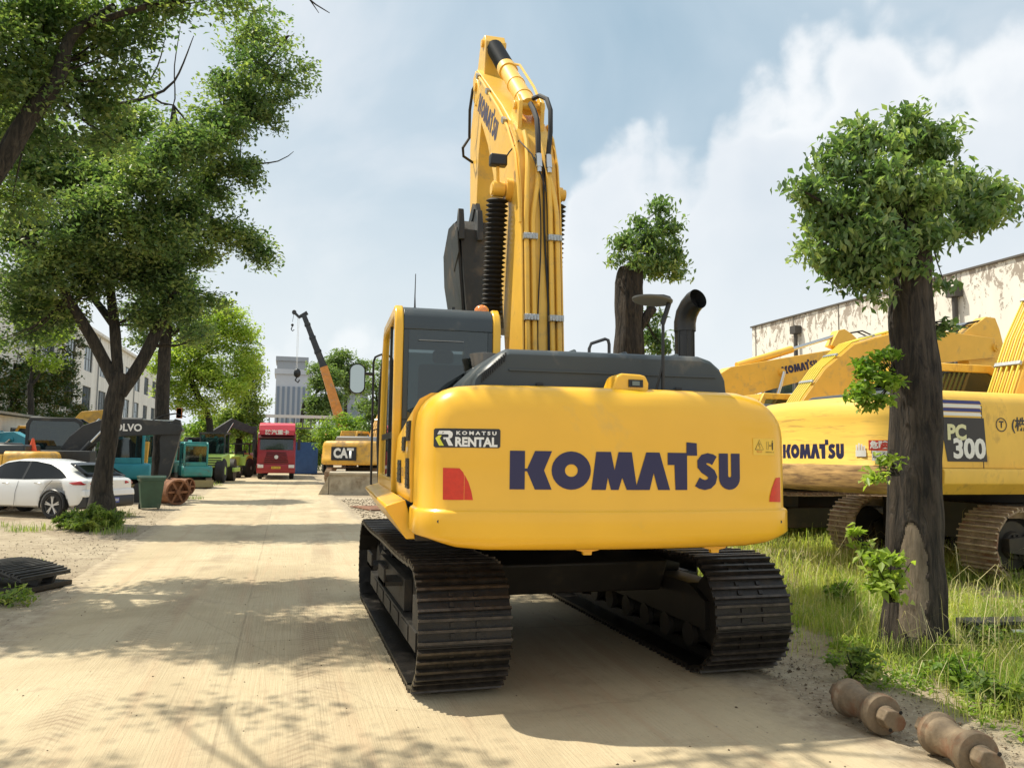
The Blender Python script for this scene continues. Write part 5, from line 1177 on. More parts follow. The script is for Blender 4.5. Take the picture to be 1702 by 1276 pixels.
    if boom:
        b = obj('boom', MB().beam(boom, -bw, bw), boomm, t, bevel=.015, smooth=25)
        if pipes:
            for k in range(pipes):
                x = -bw+.05+(2*bw-.1)*k/(pipes-1); pth = []
                for i, (u, v, h) in enumerate(boom[:-1]):
                    p = boom[max(i-1, 0)]; q = boom[min(i+1, len(boom)-1)]; d = Vector((q[0]-p[0], q[1]-p[1])).normalized()
                    pth.append((x, u-d.y*(h+.05), v+d.x*(h+.05)))
                obj('hydraulic_pipe', MB().tube(pth, .018, 7), pipem or boomm, b)
            for i in range(1, len(boom)-2):
                u, v, h = boom[i]; u2, v2, h2 = boom[i+1]; d = Vector((u2-u, v2-v)).normalized(); mu, mv, mh = (u+u2)/2, (v+v2)/2, (h+h2)/2
                obj('pipe_clamp', MB().obox(Vector((0, mu-d.y*(mh+.055), mv+d.x*(mh+.055))), 2*bw-.04, .07, .05, Matrix.Rotation(atan2(d.y, d.x), 4, 'X')), ALU, b, bevel=.006)
        for (ju, jv) in ((boom[0][0], boom[0][1]+.05), (boom[len(boom)//2][0], boom[len(boom)//2][1]), (boom[-1][0], boom[-1][1])):
            obj('pivot_boss', MB().cyl((-bw-.05, ju, jv), (bw+.05, ju, jv), .10, n=18).cyl((-bw-.075, ju, jv), (bw+.075, ju, jv), .055, n=12), boomm, b)
        if det and arm:
            ju, jv, jh = boom[-1]
            for hx in (-.1, .1): obj('hydraulic_hose', MB().tube([(hx, ju-1.0, jv+jh+.12), (hx, ju-.6, jv+jh+.34), (hx, ju-.2, jv+jh+.42), (hx, ju+.15, jv+jh+.30)], .022, 6), RUBBER, b)
        if rod:
            (y0, z0, y1, z1) = rod; f = .52
            c = obj('arm_cylinder', MB().cyl((0, y0, z0), (0, y0+(y1-y0)*f, z0+(z1-z0)*f), .10), boomm, t); obj('cylinder_rod', MB().cyl((0, y0+(y1-y0)*f, z0+(z1-z0)*f), (0, y1, z1), .05), CHROME, c)
        for sx in (-1, 1):
            j = min(len(boom)-1, len(boom)//2); c = obj('lift_cylinder', MB().cyl((sx*(bw+.12), .95, 1.5), (sx*(bw+.12), .95+(boom[j][0]-.95)*.55, 1.5+(boom[j][1]-1.5)*.55), .09), boomm, t)
            obj('cylinder_rod', MB().cyl((sx*(bw+.12), .95+(boom[j][0]-.95)*.55, 1.5+(boom[j][1]-1.5)*.55), (sx*(bw+.12), boom[j][0], boom[j][1]), .045), CHROME, c)
    if arm: obj('arm', MB().prism(arm, -.15, .15) if len(arm[0]) == 2 else MB().beam(arm, -.15, .15), boomm, t, bevel=.012, smooth=25)
    if bucket:
        y, z, a, k = bucket; M = Matrix.Translation((0, y, z)) @ Matrix.Rotation(a, 4, 'X') @ Matrix.Scale(k, 4)
        bp = [(0, .05), (.25, .3), (.75, .35), (1.2, 0), (1.35, -.5), (1.15, -1.0), (.7, -1.3), (.2, -1.3), (-.05, -1.1)]
        g_ = MB(); g_.T = M; g_.prism(bp, -.6, -.56).prism(bp, .56, .6)
        for q in range(len(bp)-1): g_.prism([bp[q], bp[q+1], (bp[q+1][0]*.95, bp[q+1][1]*.95-.02), (bp[q][0]*.95, bp[q][1]*.95-.02)], -.559, .559)
        bk_ = obj('bucket', g_, BUCK, t, smooth=20)
    return t

# ---- the parked machine with the model panel, its right side towards us
pcx, pcy, pg = 10.25, 9.55, .28
def lp_(px, py, y, cx=pcx, cy=pcy, g=pg): q = P(px, py, y=y); return (q.x-cx, q.z-g)
PC = digger('old yellow excavator with 300 panel and blue stripes standing in the grass behind the tree', (pcx, pcy, pg), -pi/2, 1.0, YELO,
    boom=[(.45, 1.9, .27), (.72, 2.5, .34), (1.15, 3.3, .40), (1.95, 4.6, .42), (2.7, 5.4, .40), (3.5, 6.0, .36), (5.2, 6.5, .25)], arm=[(5.0, 7.1, .15), (5.3, 6.4, .3), (5.7, 4.2, .2), (5.9, 3.2, .14)],
    bucket=(5.5, 3.3, -.3, 1), det=2, text='mark', uy=.75, hh=.12, ch=.12, scuff=mat('scuffed_brown_yellow', (.44, .27, .10), .7, var=.35, vscale=4, dirt=(.13, .075, .04), dscale=3, damt=.55, stretch=(.7, .7, 5)), txt=(pcy-P(1303, 750, x=6.95).y, pcy-P(1397, 750, x=6.95).y, P(1360, 762, x=6.95).z-pg, .20), pipes=5, pipem=mat('yellow_green_pipe', (.72, .60, .05), .4), rod=(1.9, 5.6, 4.9, 7.0), hood=SLATE, bw=.25, boomm=YELB)
# the counterweight wears a more scratched skin
for ch in PC.children:
    if ch.name.startswith('counterweight'): ch.data.materials[0] = YELR; PCW = ch
# local right side plane x = 1.46 ; u runs rearwards-to-forwards as seen from the right
sidex = 1.50
rows = []
for z, d in [(1.50, 0), (2.30, 0), (2.40, .03), (2.47, .09), (2.50, .17)]: rows.append([(sidex-d, y, z) for y in (-2.35, -1.62, -1.60, -.62, -.60, .55, .57, 1.7)])
m_ = MB().grid(rows); m_.add([(sidex-.17, -2.35, 2.5), (sidex-.17, 1.7, 2.5), (.3, 1.7, 2.5), (.3, -2.35, 2.5)], [(0, 1, 2, 3)]); m_.add([(sidex, 1.7, 1.5), (sidex, 1.7, 2.3), (sidex-.17, 1.7, 2.5), (.3, 1.7, 2.5), (.3, 1.7, 1.5)], [(0, 1, 2, 3, 4)])
SP = obj('right_side_panel', m_, YELO, PC, smooth=40)
sq = MB()
for y in (-1.61, -.61, .56): sq.box(sidex+.0005, sidex+.003, y-.006, y+.006, 1.5, 2.3)
obj('panel_seam', sq, DARKD, SP, smooth=0)
obj('lower_ledge', MB().prism([(1.40, 1.5), (1.60, 1.49), (1.62, 1.45), (1.60, 1.30), (1.44, 1.16), (1.40, 1.16)], -2.35, 1.75, 'y'), YELO, PC, bevel=.01)
onp = lambda yc, zc, e=.004: (lambda u, v: (sidex+e, yc+u, zc+v))
a_ = lp_(1572, 693, 8.05); b_ = lp_(1641, 770, 8.05)
ya, yb, zt_, zb_ = a_[0], b_[0], a_[1], b_[1]
pan = obj('model_panel', MB().add([(sidex+.004, ya, zb_+.02), (sidex+.004, yb, zb_+.02), (sidex+.004, yb-.03, zt_), (sidex+.004, ya-.10, zt_)], [(0, 1, 2, 3)]), DARKD, SP, smooth=0)
yc_ = (ya+yb)/2; hh = zt_-zb_
lettering('PC', .26, LIMED if 0 else mat('cream_print', (.72, .70, .42), .5), pan, onp(yc_-.16, zb_+hh*.66, .008), width=.30, bold=.012)
lettering('300', .34, WHITEM, pan, onp(yc_+.03, zb_+hh*.30, .008), width=.52, bold=.014)
for k, (z, m__) in enumerate([(zt_+.20, BLUED), (zt_+.15, WHITEM), (zt_+.10, BLUED), (zt_+.045, WHITEM)]):
    obj('stripe', MB().add([(sidex+.004, ya-.16, z-.022), (sidex+.004, yb-.06, z-.022), (sidex+.004, yb-.09, z+.022), (sidex+.004, ya-.16, z+.022)], [(0, 1, 2, 3)]), m__, SP, smooth=0)
mk = lp_(1672, 706, 8.05)
poly_mesh(stroke([(.085*cos(a*.35), .085*sin(a*.35)) for a in range(19)], .007), onp(mk[0]-.08, mk[1], .004), DARKD, SP, 'round_mark')
lettering('T', .12, DARKD, SP, onp(mk[0]-.08, mk[1], .004), bold=.004); lettering('(株)', .19, DARKD, SP, onp(mk[0]+.24, mk[1], .004), bold=.004)
# stickers on its counterweight's right cheek
sxl = pcy-P(1438, 750, x=7.0).y; szl = P(1445, 748, x=7.0).z-pg
def onr(u, v, e=.0):
    x = sxl+u
    return (x, -3.203-.12*(1-(x/1.1)**2)-e, szl+v) if x < 1.03 else (x+e*min(1, (x-1.03)/.42), -2.78-sqrt(max(0, .4235**2-(x-1.03)**2))-e, szl+v)
def rq(a, b, c, d): return [(a, c), (b, c), (b, d), (a, d)]
st2 = poly_mesh([rq(-.05, .17, 0, .13)], lambda u, v: onr(u, v, .010), mat('sticker_red', (.62, .06, .04), .5), PC, 'danger_sticker', cut=.04)
poly_mesh([rq(-.02, .14, -.13, -.003)], lambda u, v: onr(u, v, .010), WHITEM, st2, 'sticker_base', cut=.04)
poly_mesh([rq(-.22, -.08, -.08, .0), rq(-.215, -.19, 0, .07), rq(-.18, -.155, 0, .09), rq(-.145, -.12, 0, .08), rq(-.11, -.088, 0, .06)], lambda u, v: onr(u, v, .010), WHITEM, st2, 'hand_mark', cut=.04)
lettering('危険!!', .10, WHITEM, st2, lambda u, v: onr(u+.06, v+.065, .014), width=.19, bold=.004); lettering('近づくな', .08, DARKD, st2, lambda u, v: onr(u+.06, v-.065, .014), width=.14, bold=.002)
obj('handrail', MB().tube([(1.3, .55, 2.5), (1.34, .6, 2.52), (1.36, .95, 2.6), (1.36, .85, 3.35), (1.36, .9, 3.42), (1.36, 1.5, 3.45)], .022, 8), BLACK, PC)

# ---- the two machines behind it, only their booms show
cx2, cy2, g2 = 10.6, 14.2, .25
q2 = lambda px, py: lp_(px, py, cy2, cx2, cy2, g2)
def cl(pts, f): return [(*f(px, py), h) for px, py, h in pts]
digger('yellow excavator with curved gooseneck boom and pipes, second in the row', (cx2, cy2, g2), -pi/2, 1.0, YELO,
    boom=cl([(1318, 715, .30), (1345, 680, .36), (1378, 640, .42), (1420, 605, .44), (1480, 586, .42), (1550, 578, .36), (1640, 580, .22)], q2),
    arm=[q2(*p) for p in [(1630, 528), (1645, 530), (1652, 548), (1660, 580), (1650, 660), (1625, 760), (1600, 758), (1610, 640), (1600, 600), (1608, 575), (1585, 562)]],
    bucket=(q2(1590, 760)[0], q2(1590, 760)[1], -.3, .8), det=1, pipes=6, pipem=mat('yellow_green_pipe', (.72, .60, .05), .4), rod=(*q2(1470, 560), *q2(1635, 535)), boomm=YELB, hood=SLATE)
cx3, cy3, g3 = 10.8, 18.2, .12
q3 = lambda px, py: lp_(px, py, cy3, cx3, cy3, g3)
D3 = digger('yellow excavator with straight lettered boom, furthest in the row before the pale hall', (cx3, cy3, g3), -pi/2, 1.0, YELO,
    boom=cl([(1150, 705, .3), (1175, 660, .40), (1215, 637, .43), (1290, 620, .37), (1370, 603, .32), (1440, 590, .24)], q3),
    arm=[q3(*p) for p in [(1388, 550), (1398, 548), (1410, 556), (1440, 585), (1445, 620), (1425, 740), (1408, 738), (1400, 630), (1385, 605), (1388, 580), (1376, 575)]],
    bucket=(q3(1405, 730)[0], q3(1405, 730)[1], -.3, .7), det=1, rod=(*q3(1225, 608), *q3(1396, 556)), boomm=YELB)
for ch in D3.children:
    if ch.name.startswith('boom'):
        a_, b_ = q3(1292, 624), q3(1350, 612); ud = Vector((b_[0]-a_[0], b_[1]-a_[1])); L_ = ud.length; ud /= L_; k_ = L_/WMW
        poly_mesh(WM, lambda u, v: (.247, a_[0]+ud.x*u*k_-ud.y*v*k_*1.15, a_[1]+ud.y*u*k_+ud.x*v*k_*1.15), NAVY, ch, 'maker_lettering')

# ---- ochre excavator beyond the concrete block
digger('dusty ochre excavator with square badge beyond the concrete block', (4.75, 46.5, 0), radians(-30), 1.04, CATY,
    boom=[(.2, 1.9, .3), (.8, 2.9, .36), (1.8, 3.9, .42), (3.0, 4.2, .38), (4.6, 3.6, .28), (5.4, 3.1, .2)], arm=[(5.0, 3.6, .18), (5.4, 3.1, .26), (5.2, 1.2, .15)], bucket=(4.9, 1.3, -.6, .8), det=1, text='CAT', cwdark=DARKD, textm=WHITEM, pipes=4, hood=GREYC)
# ---- concrete block and plate
c1, c2 = P(546, 822, z=0), P(700, 835, z=0)
blk = MB(); zb = .98
blk.T = Matrix.Translation((c1.x, c1.y, 0)) @ Matrix.Rotation(radians(-4), 4, 'Z')
rowb = []
for k in range(13):
    x = k*.36; rowb.append([(x, -.05+.05*mnoise.noise(Vector((x*2, 0, 0))), -.02), (x, 0.03*mnoise.noise(Vector((x*2, 3, 0))), zb*.55), (x, .02+.04*mnoise.noise(Vector((x*3, 9, 0))), zb-.12+.03*mnoise.noise(Vector((x*4, 7, 0)))), (x, -.05, zb-.10), (x, -.06, zb+.02*mnoise.noise(Vector((x*3, 1, 0)))), (x, 2.6, zb)])
blk.grid(rowb); blk.add([rowb[0][0], rowb[0][2], rowb[0][5], (0, 2.6, 0)], [(0, 1, 2, 3)]); blk.add([rowb[-1][0], rowb[-1][2], rowb[-1][5], (rowb[-1][0][0], 2.6, 0)], [(0, 1, 2, 3)])
ramp = MB(); ramp.T = blk.T; ramp.prism([(-.02, 0), (-.45, 0), (-.02, zb-.15)], -.1, 2.5, 'y')
cbk = tag(obj('concrete_block', blk, CONC, smooth=30), 'rough grey-brown concrete block beside the road', 'concrete block'); obj('sloped_end', ramp, CONC, cbk, smooth=0)
a_ = P(582, 842, z=0); tag(obj('steel_plate', MB().prism([(a_.x, a_.y), (a_.x+.5, a_.y-2.0), (a_.x+2.6, a_.y-1.7), (a_.x+2.2, a_.y+.3)], .01, .035, 'z'), RUST, smooth=0), 'thin rusty steel plate lying on the dirt in front of the concrete block', 'steel plate')
rub = MB(); 
# ---- red truck
t = thing('truck', 'dark red heavy truck facing us at the far end of the road', 'truck', (-.62, 56.0, 0))
w = 1.25
cabm = MB().prism([(0, .75), (-.06, 1.5), (-.03, 1.95), (.14, 3.0), (.25, 3.15), (2.1, 3.15), (2.1, .75)], -w, w)
cabo = obj('cab', cabm, REDP, t, bevel=.05)
obj('roof_deflector', MB().prism([(.15, 3.16), (.10, 3.3), (.35, 3.72), (1.7, 3.9), (2.0, 3.16)], -w+.06, w-.06), REDB, cabo, bevel=.05)
sgn = obj('roof_sign', MB().box(-1.12, 1.12, -.06, .06, 3.02, 3.36), REDB, cabo, bevel=.02)
lettering('陕汽重卡', .34, WHITEM, sgn, lambda u, v: (u, -.064, 3.18+v), width=1.55, bold=.01)
obj('sun_visor', MB().prism([(-.18, 2.84), (.10, 3.0), (.14, 2.95), (-.14, 2.78)], -1.2, 1.2), mat('dark_visor', (.06, .01, .015), .4), cabo)
obj('windscreen', MB().prism([(-.045, 2.0), (-.06, 2.0), (.10, 2.88), (.12, 2.88)], -1.08, 1.08), glass('truck_glass', (.3, .35, .35), .55), cabo, smooth=0)
gr = MB()
for k in range(6): gr.prism([(-.065, 1.12+k*.13), (-.10, 1.13+k*.13), (-.10, 1.17+k*.13), (-.06, 1.20+k*.13)], -.8+.03*k, .8-.03*k)
obj('grille', gr, mat('dark_red_grille', (.10, .01, .015), .5), cabo, smooth=0)
obj('emblem', MB().lathe([(0, .13), (.02, .13), (.02, .09)], (0, -.11, 1.52), (0, -1, 0), 16), CHROME, cabo)
obj('bumper', MB().prism([(-.12, .42), (-.16, .6), (-.14, 1.02), (0, 1.05), (.3, 1.05), (.3, .42)], -w-.01, w+.01), REDP, t, bevel=.04)
for sx in (-1, 1):
    obj('headlight', MB().box(min(sx*.82, sx*1.2), max(sx*.82, sx*1.2), -.175, -.13, .78, 1.0), HEADL, t, bevel=.02)
    mi = obj('mirror', MB().box(min(sx*1.36, sx*1.56), max(sx*1.36, sx*1.56), -.02, .1, 2.0, 2.75), BLACK, t, bevel=.03); obj('mirror_arm', MB().tube([(sx*1.25, .1, 2.6), (sx*1.4, .05, 2.6)], .025, 6), BLACK, mi)
    for y in (1.0, 5.2):
        wh = obj('wheel', MB().lathe([(-.15, .3), (-.15, .45), (-.11, .51), (.11, .51), (.15, .45), (.15, .3)], (sx*1.05, y, .51), (1, 0, 0), 22), TYRE, t); obj('rim', MB().lathe([(0, .28), (sx*.03, .1)], (sx*1.21, y, .51), (1, 0, 0), 14), GREYC, wh)
pl = obj('number_plate', MB().box(-.3, .3, -.19, -.165, .72, .88), PLATEY, t, smooth=0); lettering('皖A·29586', .11, BLACK, pl, lambda u, v: (u, -.193, .80+v), width=.5)
obj('cargo_body', MB().box(-1.22, 1.22, 2.4, 9.5, .95, 3.1), REDP, t, bevel=.03); obj('chassis', MB().box(-.45, .45, .4, 9.3, .55, .94), BLACK, t, smooth=0)
# ---- blue container
c = P(504, 788, z=0); ct = MB().box(c.x-.95, c.x+1.15, c.y, c.y+6, .05, 2.7)
for k in range(9): ct.box(c.x-.93+k*.235, c.x-.83+k*.235, c.y-.04, c.y-.002, .15, 2.6)
ct2 = tag(obj('container', ct, BLUEP, smooth=0), 'blue steel container standing behind the red truck', 'container')
# ---- truck crane
t = thing('truck_crane', 'truck crane with long orange and dark telescopic boom above the trees', 'crane', (0, 0, 0))
yb = 72; a = P(566, 700, y=yb); b = P(538, 610, y=yb+.5); c = P(505, 524, y=yb+1); 
def boxbeam(p, q, r0, r1): return MB().tube([p, q], [r0, r1], 4)
obj('boom_base', boxbeam(a, b, .62, .48), ORANGE, t, smooth=0)
obj('boom_section', boxbeam(b, b.lerp(c, .55), .42, .36), VOLV, t, smooth=0); obj('boom_section', boxbeam(b.lerp(c, .55), c, .33, .30), VOLV, t, smooth=0)
for f in (.0, .28, .55, .8): p = b.lerp(c, f); obj('boom_collar', boxbeam(p, b.lerp(c, f+.03), .5-.15*f, .5-.15*f), VOLV, t, smooth=0)
h = P(489, 519, y=yb+1); hd = MB().tube([c+Vector((.3, 0, .25)), P(497, 527, y=yb+1), h], [.26, .2, .14], 4); hd.cyl(h+Vector((0, -.12, 0)), h+Vector((0, .12, 0)), .2); obj('boom_head', hd, VOLV, t, smooth=0)
h1 = P(486, 535, y=yb+1); obj('hoist_rope', MB().tube([h, h1], .02, 5), BLACK, t, smooth=0)
hk = MB().ball(P(486, 540, y=yb+1), .13, n=6); hk.tube([P(486, 542, y=yb+1), P(484, 547, y=yb+1), P(486, 550, y=yb+1), P(489, 548, y=yb+1)], .05, 6); obj('auxiliary_hook', hk, BLACK, t)
k0 = P(494, 620, y=yb+1)
for dx in (-2.2, 2.2): obj('hoist_rope', MB().tube([P(496+dx*.5, 529, y=yb+1), P(493+dx*.4, 618, y=yb+1)], .018, 5), WHITEM, t, smooth=0)
hk = MB().ball(k0, .32, .2, .42, n=8); hk.tube([k0+Vector((0, 0, -.3)), k0+Vector((-.15, 0, -.65)), k0+Vector((.1, 0, -.85)), k0+Vector((.22, 0, -.6))], .07, 6); obj('hook_block', hk, BLACK, t)
obj('chassis', MB().box(a.x-1.3, a.x+1.3, yb-4, yb+6, .8, 1.7), ORANGE, t, bevel=.05); obj('superstructure', MB().box(a.x-1.2, a.x+1.2, yb-1.6, yb+2.4, 1.72, 3.6), ORANGE, t, bevel=.08)
obj('boom_foot', MB().tube([Vector((a.x+1.0, yb-.2, 2.6)), a], .55, 4), ORANGE, t, smooth=0)
for y in (-3, -1.6, 3, 4.4):
    for sx in (-1, 1): obj('wheel', MB().lathe([(-.18, .3), (-.14, .52), (.14, .52), (.18, .3)], (a.x+sx*1.12, yb+y, .52), (1, 0, 0), 18), TYRE, t)

# ---- dark excavator whose arm reaches to the kerb, and its neighbours on the left
vy = 31.5; vcx = P(92, 700, y=vy).x-.2
qv = lambda px, py: lp_(px, py, vy, vcx, vy, 0)
V = digger('black and charcoal excavator with lettered boom reaching towards the road behind the white car', (vcx, vy, 0), -pi/2, 1.0, VOLV,
    boom=cl([(112, 752, .24), (128, 738, .33), (150, 721, .36), (178, 711, .34), (225, 710, .30), (270, 711, .26), (300, 714, .18)], qv),
    arm=[qv(*p) for p in [(292, 696), (300, 698), (303, 712), (295, 745), (282, 790), (268, 806), (262, 800), (267, 760), (266, 730), (272, 714)]],
    bucket=(qv(272, 800)[0]-.9, qv(272, 800)[1]-.1, -.4, .75), det=1, trackm=TRACK, rod=(*qv(170, 697), *qv(296, 700)), boomm=VOLV, hood=VOLV, glass_=GLASS, cwh=1.98, ch=.22, hh=.1)
for ch in V.children:
    if ch.name.startswith('boom'): lettering('VOLVO', .36, WHITEM, ch, lambda u, v: (.247, qv(210, 711)[0]+u, qv(208, 711)[1]+v), width=1.15, bold=.012)
    if ch.name.startswith('arm'): obj('warning_light', MB().box(-.1, .1, qv(300, 698)[0]-.15, qv(300, 698)[0]+.05, qv(300, 695)[1], qv(300, 695)[1]+.38), LAMPG, ch, bevel=.02)
c = P(85, 757, y=28.6)
digger('yellow excavator nosed away behind the white car, only its tail showing', (c.x-2.6, 28.6, -.12), pi/2, .84, CATY, boom=[(.2, 1.7, .3), (1.2, 2.4, .36), (3.0, 2.4, .3), (4.5, 1.7, .2)], arm=[(4.4, 2.0, .15), (4.7, .6, .15)], bucket=(4.2, .8, -.3, .7), det=1, text='300C', textm=DARKD, cwh=2.28, cabx=-1)
cn = P(78, 742, y=28.6); t = thing('traffic_cone', 'small orange traffic cone standing on the yellow machine', 'traffic cone', (c.x-.55, 28.6, .84*2.28-.12+.0)); obj('cone_body', MB().lathe([(.02, .13), (.42, .03)], (0, 0, 0), (0, 0, 1), 16), CONEM, t); obj('cone_base', MB().box(-.17, .17, -.17, .17, 0, .022), CONEM, t)
c = P(20, 740, y=33.5); digger('blue-teal excavator at the left picture edge', (c.x-2.2, 35.5, 0), -pi/2-.25, .86, TEALB, boom=[(.2, 1.8, .28), (1.0, 2.5, .36), (2.2, 2.6, .36), (3.6, 2.0, .25)], arm=[(3.6, 2.3, .15), (3.9, .8, .14)], bucket=(3.4, .9, -.3, .7), det=1)
c = P(155, 760, y=38); q = lambda px, py: lp_(px, py, 38, c.x-2.4, 38, 0)
digger('yellow excavator with humped boom seen above the charcoal boom', (c.x-2.4, 38, 0), -pi/2, .95, CATY, boom=cl([(120, 735, .3), (132, 710, .4), (150, 692, .44), (175, 690, .42), (215, 705, .32), (245, 730, .2)], q), arm=[(q(248, 730)[0], q(248, 730)[1], .25), (q(245, 800)[0], q(245, 800)[1]-.2, .14)], bucket=(q(235, 800)[0], .8, -.3, .7), det=1)
def mini(label, x, y, rz, s, paint, group=None):
    t = thing('mini_excavator', label, 'mini excavator', (x, y, 0), rz, group, s)
    for sx in (-1, 1): crawler(t, sx*.62, 0, 2.3, .55, .32, 24, TRACKR, TRACKF, 1, sx)
    obj('car_body', MB().box(-.5, .5, -.6, .6, .25, .6), TRACKF, t, smooth=0)
    obj('dozer_blade', MB().prism([(-1.42, .08), (-1.34, .06), (-1.30, .40), (-1.40, .46)], -.8, .8), mat('sand_worn_paint', (.30, .25, .12), .8), t); obj('blade_arm', MB().box(-.4, -.3, -1.3, -.4, .2, .3).box(.3, .4, -1.3, -.4, .2, .3), TRACKF, t, smooth=0)
    obj('body', MB().prism([(-1.05, .62), (-1.1, 1.0), (-1.0, 1.22), (.95, 1.22), (1.0, .62)], -.78, .78), paint, t, bevel=.08)
    fr = MB(); o_ = [(-.98, 1.2), (-.96, 2.42), (-.8, 2.52), (.5, 2.52), (.62, 2.4), (.68, 1.2)]; i_ = [(-.86, 1.3), (-.85, 2.34), (-.76, 2.40), (.44, 2.40), (.52, 2.32), (.58, 1.3)]
    ring_prism(fr, o_, i_, -.74, -.64); ring_prism(fr, o_, i_, .44, .54); fr.box(-.638, .438, -.78, .48, 2.405, 2.515).box(-.638, .438, -.975, -.90, 1.2, 1.42).box(-.638, .438, -.955, -.87, 2.28, 2.40)
    cb_ = obj('cab', fr, paint, t, bevel=.03)
    obj('rear_window', MB().box(-.637, .437, -.93, -.92, 1.421, 2.279), GLASS, cb_, smooth=0); obj('side_window', MB().prism(i_, -.70, -.69), GLASS, cb_, smooth=0); obj('side_window', MB().prism(i_, .49, .50), GLASS, cb_, smooth=0)
    obj('seat', MB().prism([(-.4, 1.3), (.1, 1.3), (.1, 1.5), (-.28, 1.5), (-.36, 2.1), (-.46, 2.1)], -.35, .15), SEATM, cb_, bevel=.04)
    obj('boom', MB().beam([(.9, .9, .14), (1.5, 1.9, .17), (2.4, 2.5, .16), (3.2, 2.2, .10)], -.10, .10), paint, t); obj('arm', MB().beam([(3.1, 2.5, .08), (3.3, 2.0, .14), (3.0, .8, .08)], -.08, .08), paint, t)
    obj('bucket', MB().prism([(2.6, .8), (3.0, .95), (3.2, .6), (2.95, .3), (2.6, .35)], -.3, .3), BUCK, t)
    return t
c = P(319, 812, z=0)
mini('teal mini excavator with blade, parked by the road right of the green bin', c.x-.05, 43.2, radians(14), .92, TEAL)
for k, (px, y, rz, lab) in enumerate([(206, 36.0, .3, 'first teal cab glimpsed between the leaning trunk and the charcoal arm'), (238, 39.5, .1, 'second teal cab behind the charcoal arm'), (262, 44, -.1, 'third teal cab right behind the green bin')]):
    c = P(px, 790, y=y); mini('teal mini excavator, '+lab, c.x, y, rz, 1.1, TEAL if k else TEALB, 'teal mini excavators parked in the left yard')
# ---- bin
c = P(249, 846, z=0); t = thing('wheelie_bin', 'dusty dark green plastic waste bin beside the white car', 'bin', (c.x, c.y, 0), .25)
bn = MB(); w0, w1 = .27, .38
bn.grid([[(-w0, -w0, .05), (w0, -w0, .05), (w0, w0, .05), (-w0, w0, .05)], [(-w1+.03, -w1+.03, .9), (w1-.03, -w1+.03, .9), (w1-.03, w1-.03, .9), (-w1+.03, w1-.03, .9)], [(-w1, -w1, .91), (w1, -w1, .91), (w1, w1, .91), (-w1, w1, .91)], [(-w1, -w1, 1.0), (w1, -w1, 1.0), (w1, w1, 1.0), (-w1, w1, 1.0)]], closev=True).add([(-w0, -w0, .05), (w0, -w0, .05), (w0, w0, .05), (-w0, w0, .05)], [(0, 1, 2, 3)])
obj('bin_body', bn, GREENB, t, smooth=0); obj('lid', MB().prism([(-w1-.02, 1.002), (w1+.02, 1.002), (w1, 1.05), (-w1+.05, 1.08)], -w1-.02, w1+.02), GREENB, t, bevel=.01)
for sx in (-1, 1): obj('wheel', MB().cyl((sx*.24, .3, .1), (sx*.31, .3, .1), .1), TYRE, t)
# ---- rusty drums
for k, (px, py, r, lab) in enumerate([(284, 838, .44, 'rusty steel roller drum lying beside the green bin'), (300, 822, .36, 'smaller rusty drum ring behind the roller drum')]):
    c = P(px, py, z=0); t = thing('steel_drum', lab, 'drum', (c.x, c.y, 0), radians(35+20*k))
    obj('drum_shell', MB().lathe([(-.2, r*.2), (-.2, r*.78), (-.45, r*.86), (-.45, r), (-.40, r), (-.38, r*.93), (.38, r*.93), (.40, r), (.45, r), (.45, r*.86), (.2, r*.78), (.2, r*.2)], (0, 0, r), (0, 1, 0), 28), RUST, t); hb = MB()
    hb.cyl((0, -.5, r), (0, .5, r), r*.2)
    for j in range(6): hb.obox(Vector((r*.45*cos(j*pi/3), -.42, r+r*.45*sin(j*pi/3))), r*.8, .03, .07, Matrix.Rotation(-j*pi/3, 4, 'Y'))
    obj('hub', hb, RUST, t)
# ---- lime compactor and others further on
c = P(368, 806, z=0); t = thing('road_roller', 'lime green road roller with ribbed drum parked beyond the teal mini excavator', 'road roller', (c.x-.9, 50.5, 0), radians(-6))
obj('body', MB().prism([(-1.5, .9), (-1.4, 1.62), (1.0, 1.75), (1.3, .9)], -.85, .85), LIME, t, bevel=.1); lv_ = MB()
for k in range(4): lv_.box(.0, .80, -1.50+.02*k, -1.44+.02*k, 1.02+k*.14, 1.08+k*.14)
obj('grille', lv_, DARKD, t, smooth=0)
for sx in (-1, 1):
    wh = obj('wheel', MB().lathe([(-.25, .4), (-.25, .62), (-.18, .72), (.18, .72), (.25, .62), (.25, .4)], (sx*.72, -1.0, .72), (1, 0, 0), 26), TYRE, t); obj('rim', MB().lathe([(0, .36), (sx*.05, .1)], (sx*.95, -1.0, .72), (1, 0, 0), 16), LIME, wh)
obj('drum', MB().lathe([(-.95, .5), (-.95, .7), (.95, .7), (.95, .5)], (0, 2.4, .7), (1, 0, 0), 28), TRACKF, t); obj('drum_frame', MB().box(-1.15, -1.0, 1.1, 3.2, .6, .85).box(1.0, 1.15, 1.1, 3.2, .6, .85), LIME, t, bevel=.03)
cf = MB()
for x in (-.7, .7):
    for y in (-.1, 1.2): cf.box(x-.04, x+.04, y-.04, y+.04, 1.6, 2.9)
cf.box(-.8, .8, -.2, 1.3, 2.9, 3.0); obj('cab_frame', cf, VOLV, t, bevel=.01); [obj('cab_window', MB().box(-.66, .66, y_, y_+.01, 1.7, 2.88), GLASS, t, smooth=0) for y_ in (-.09, 1.18)]
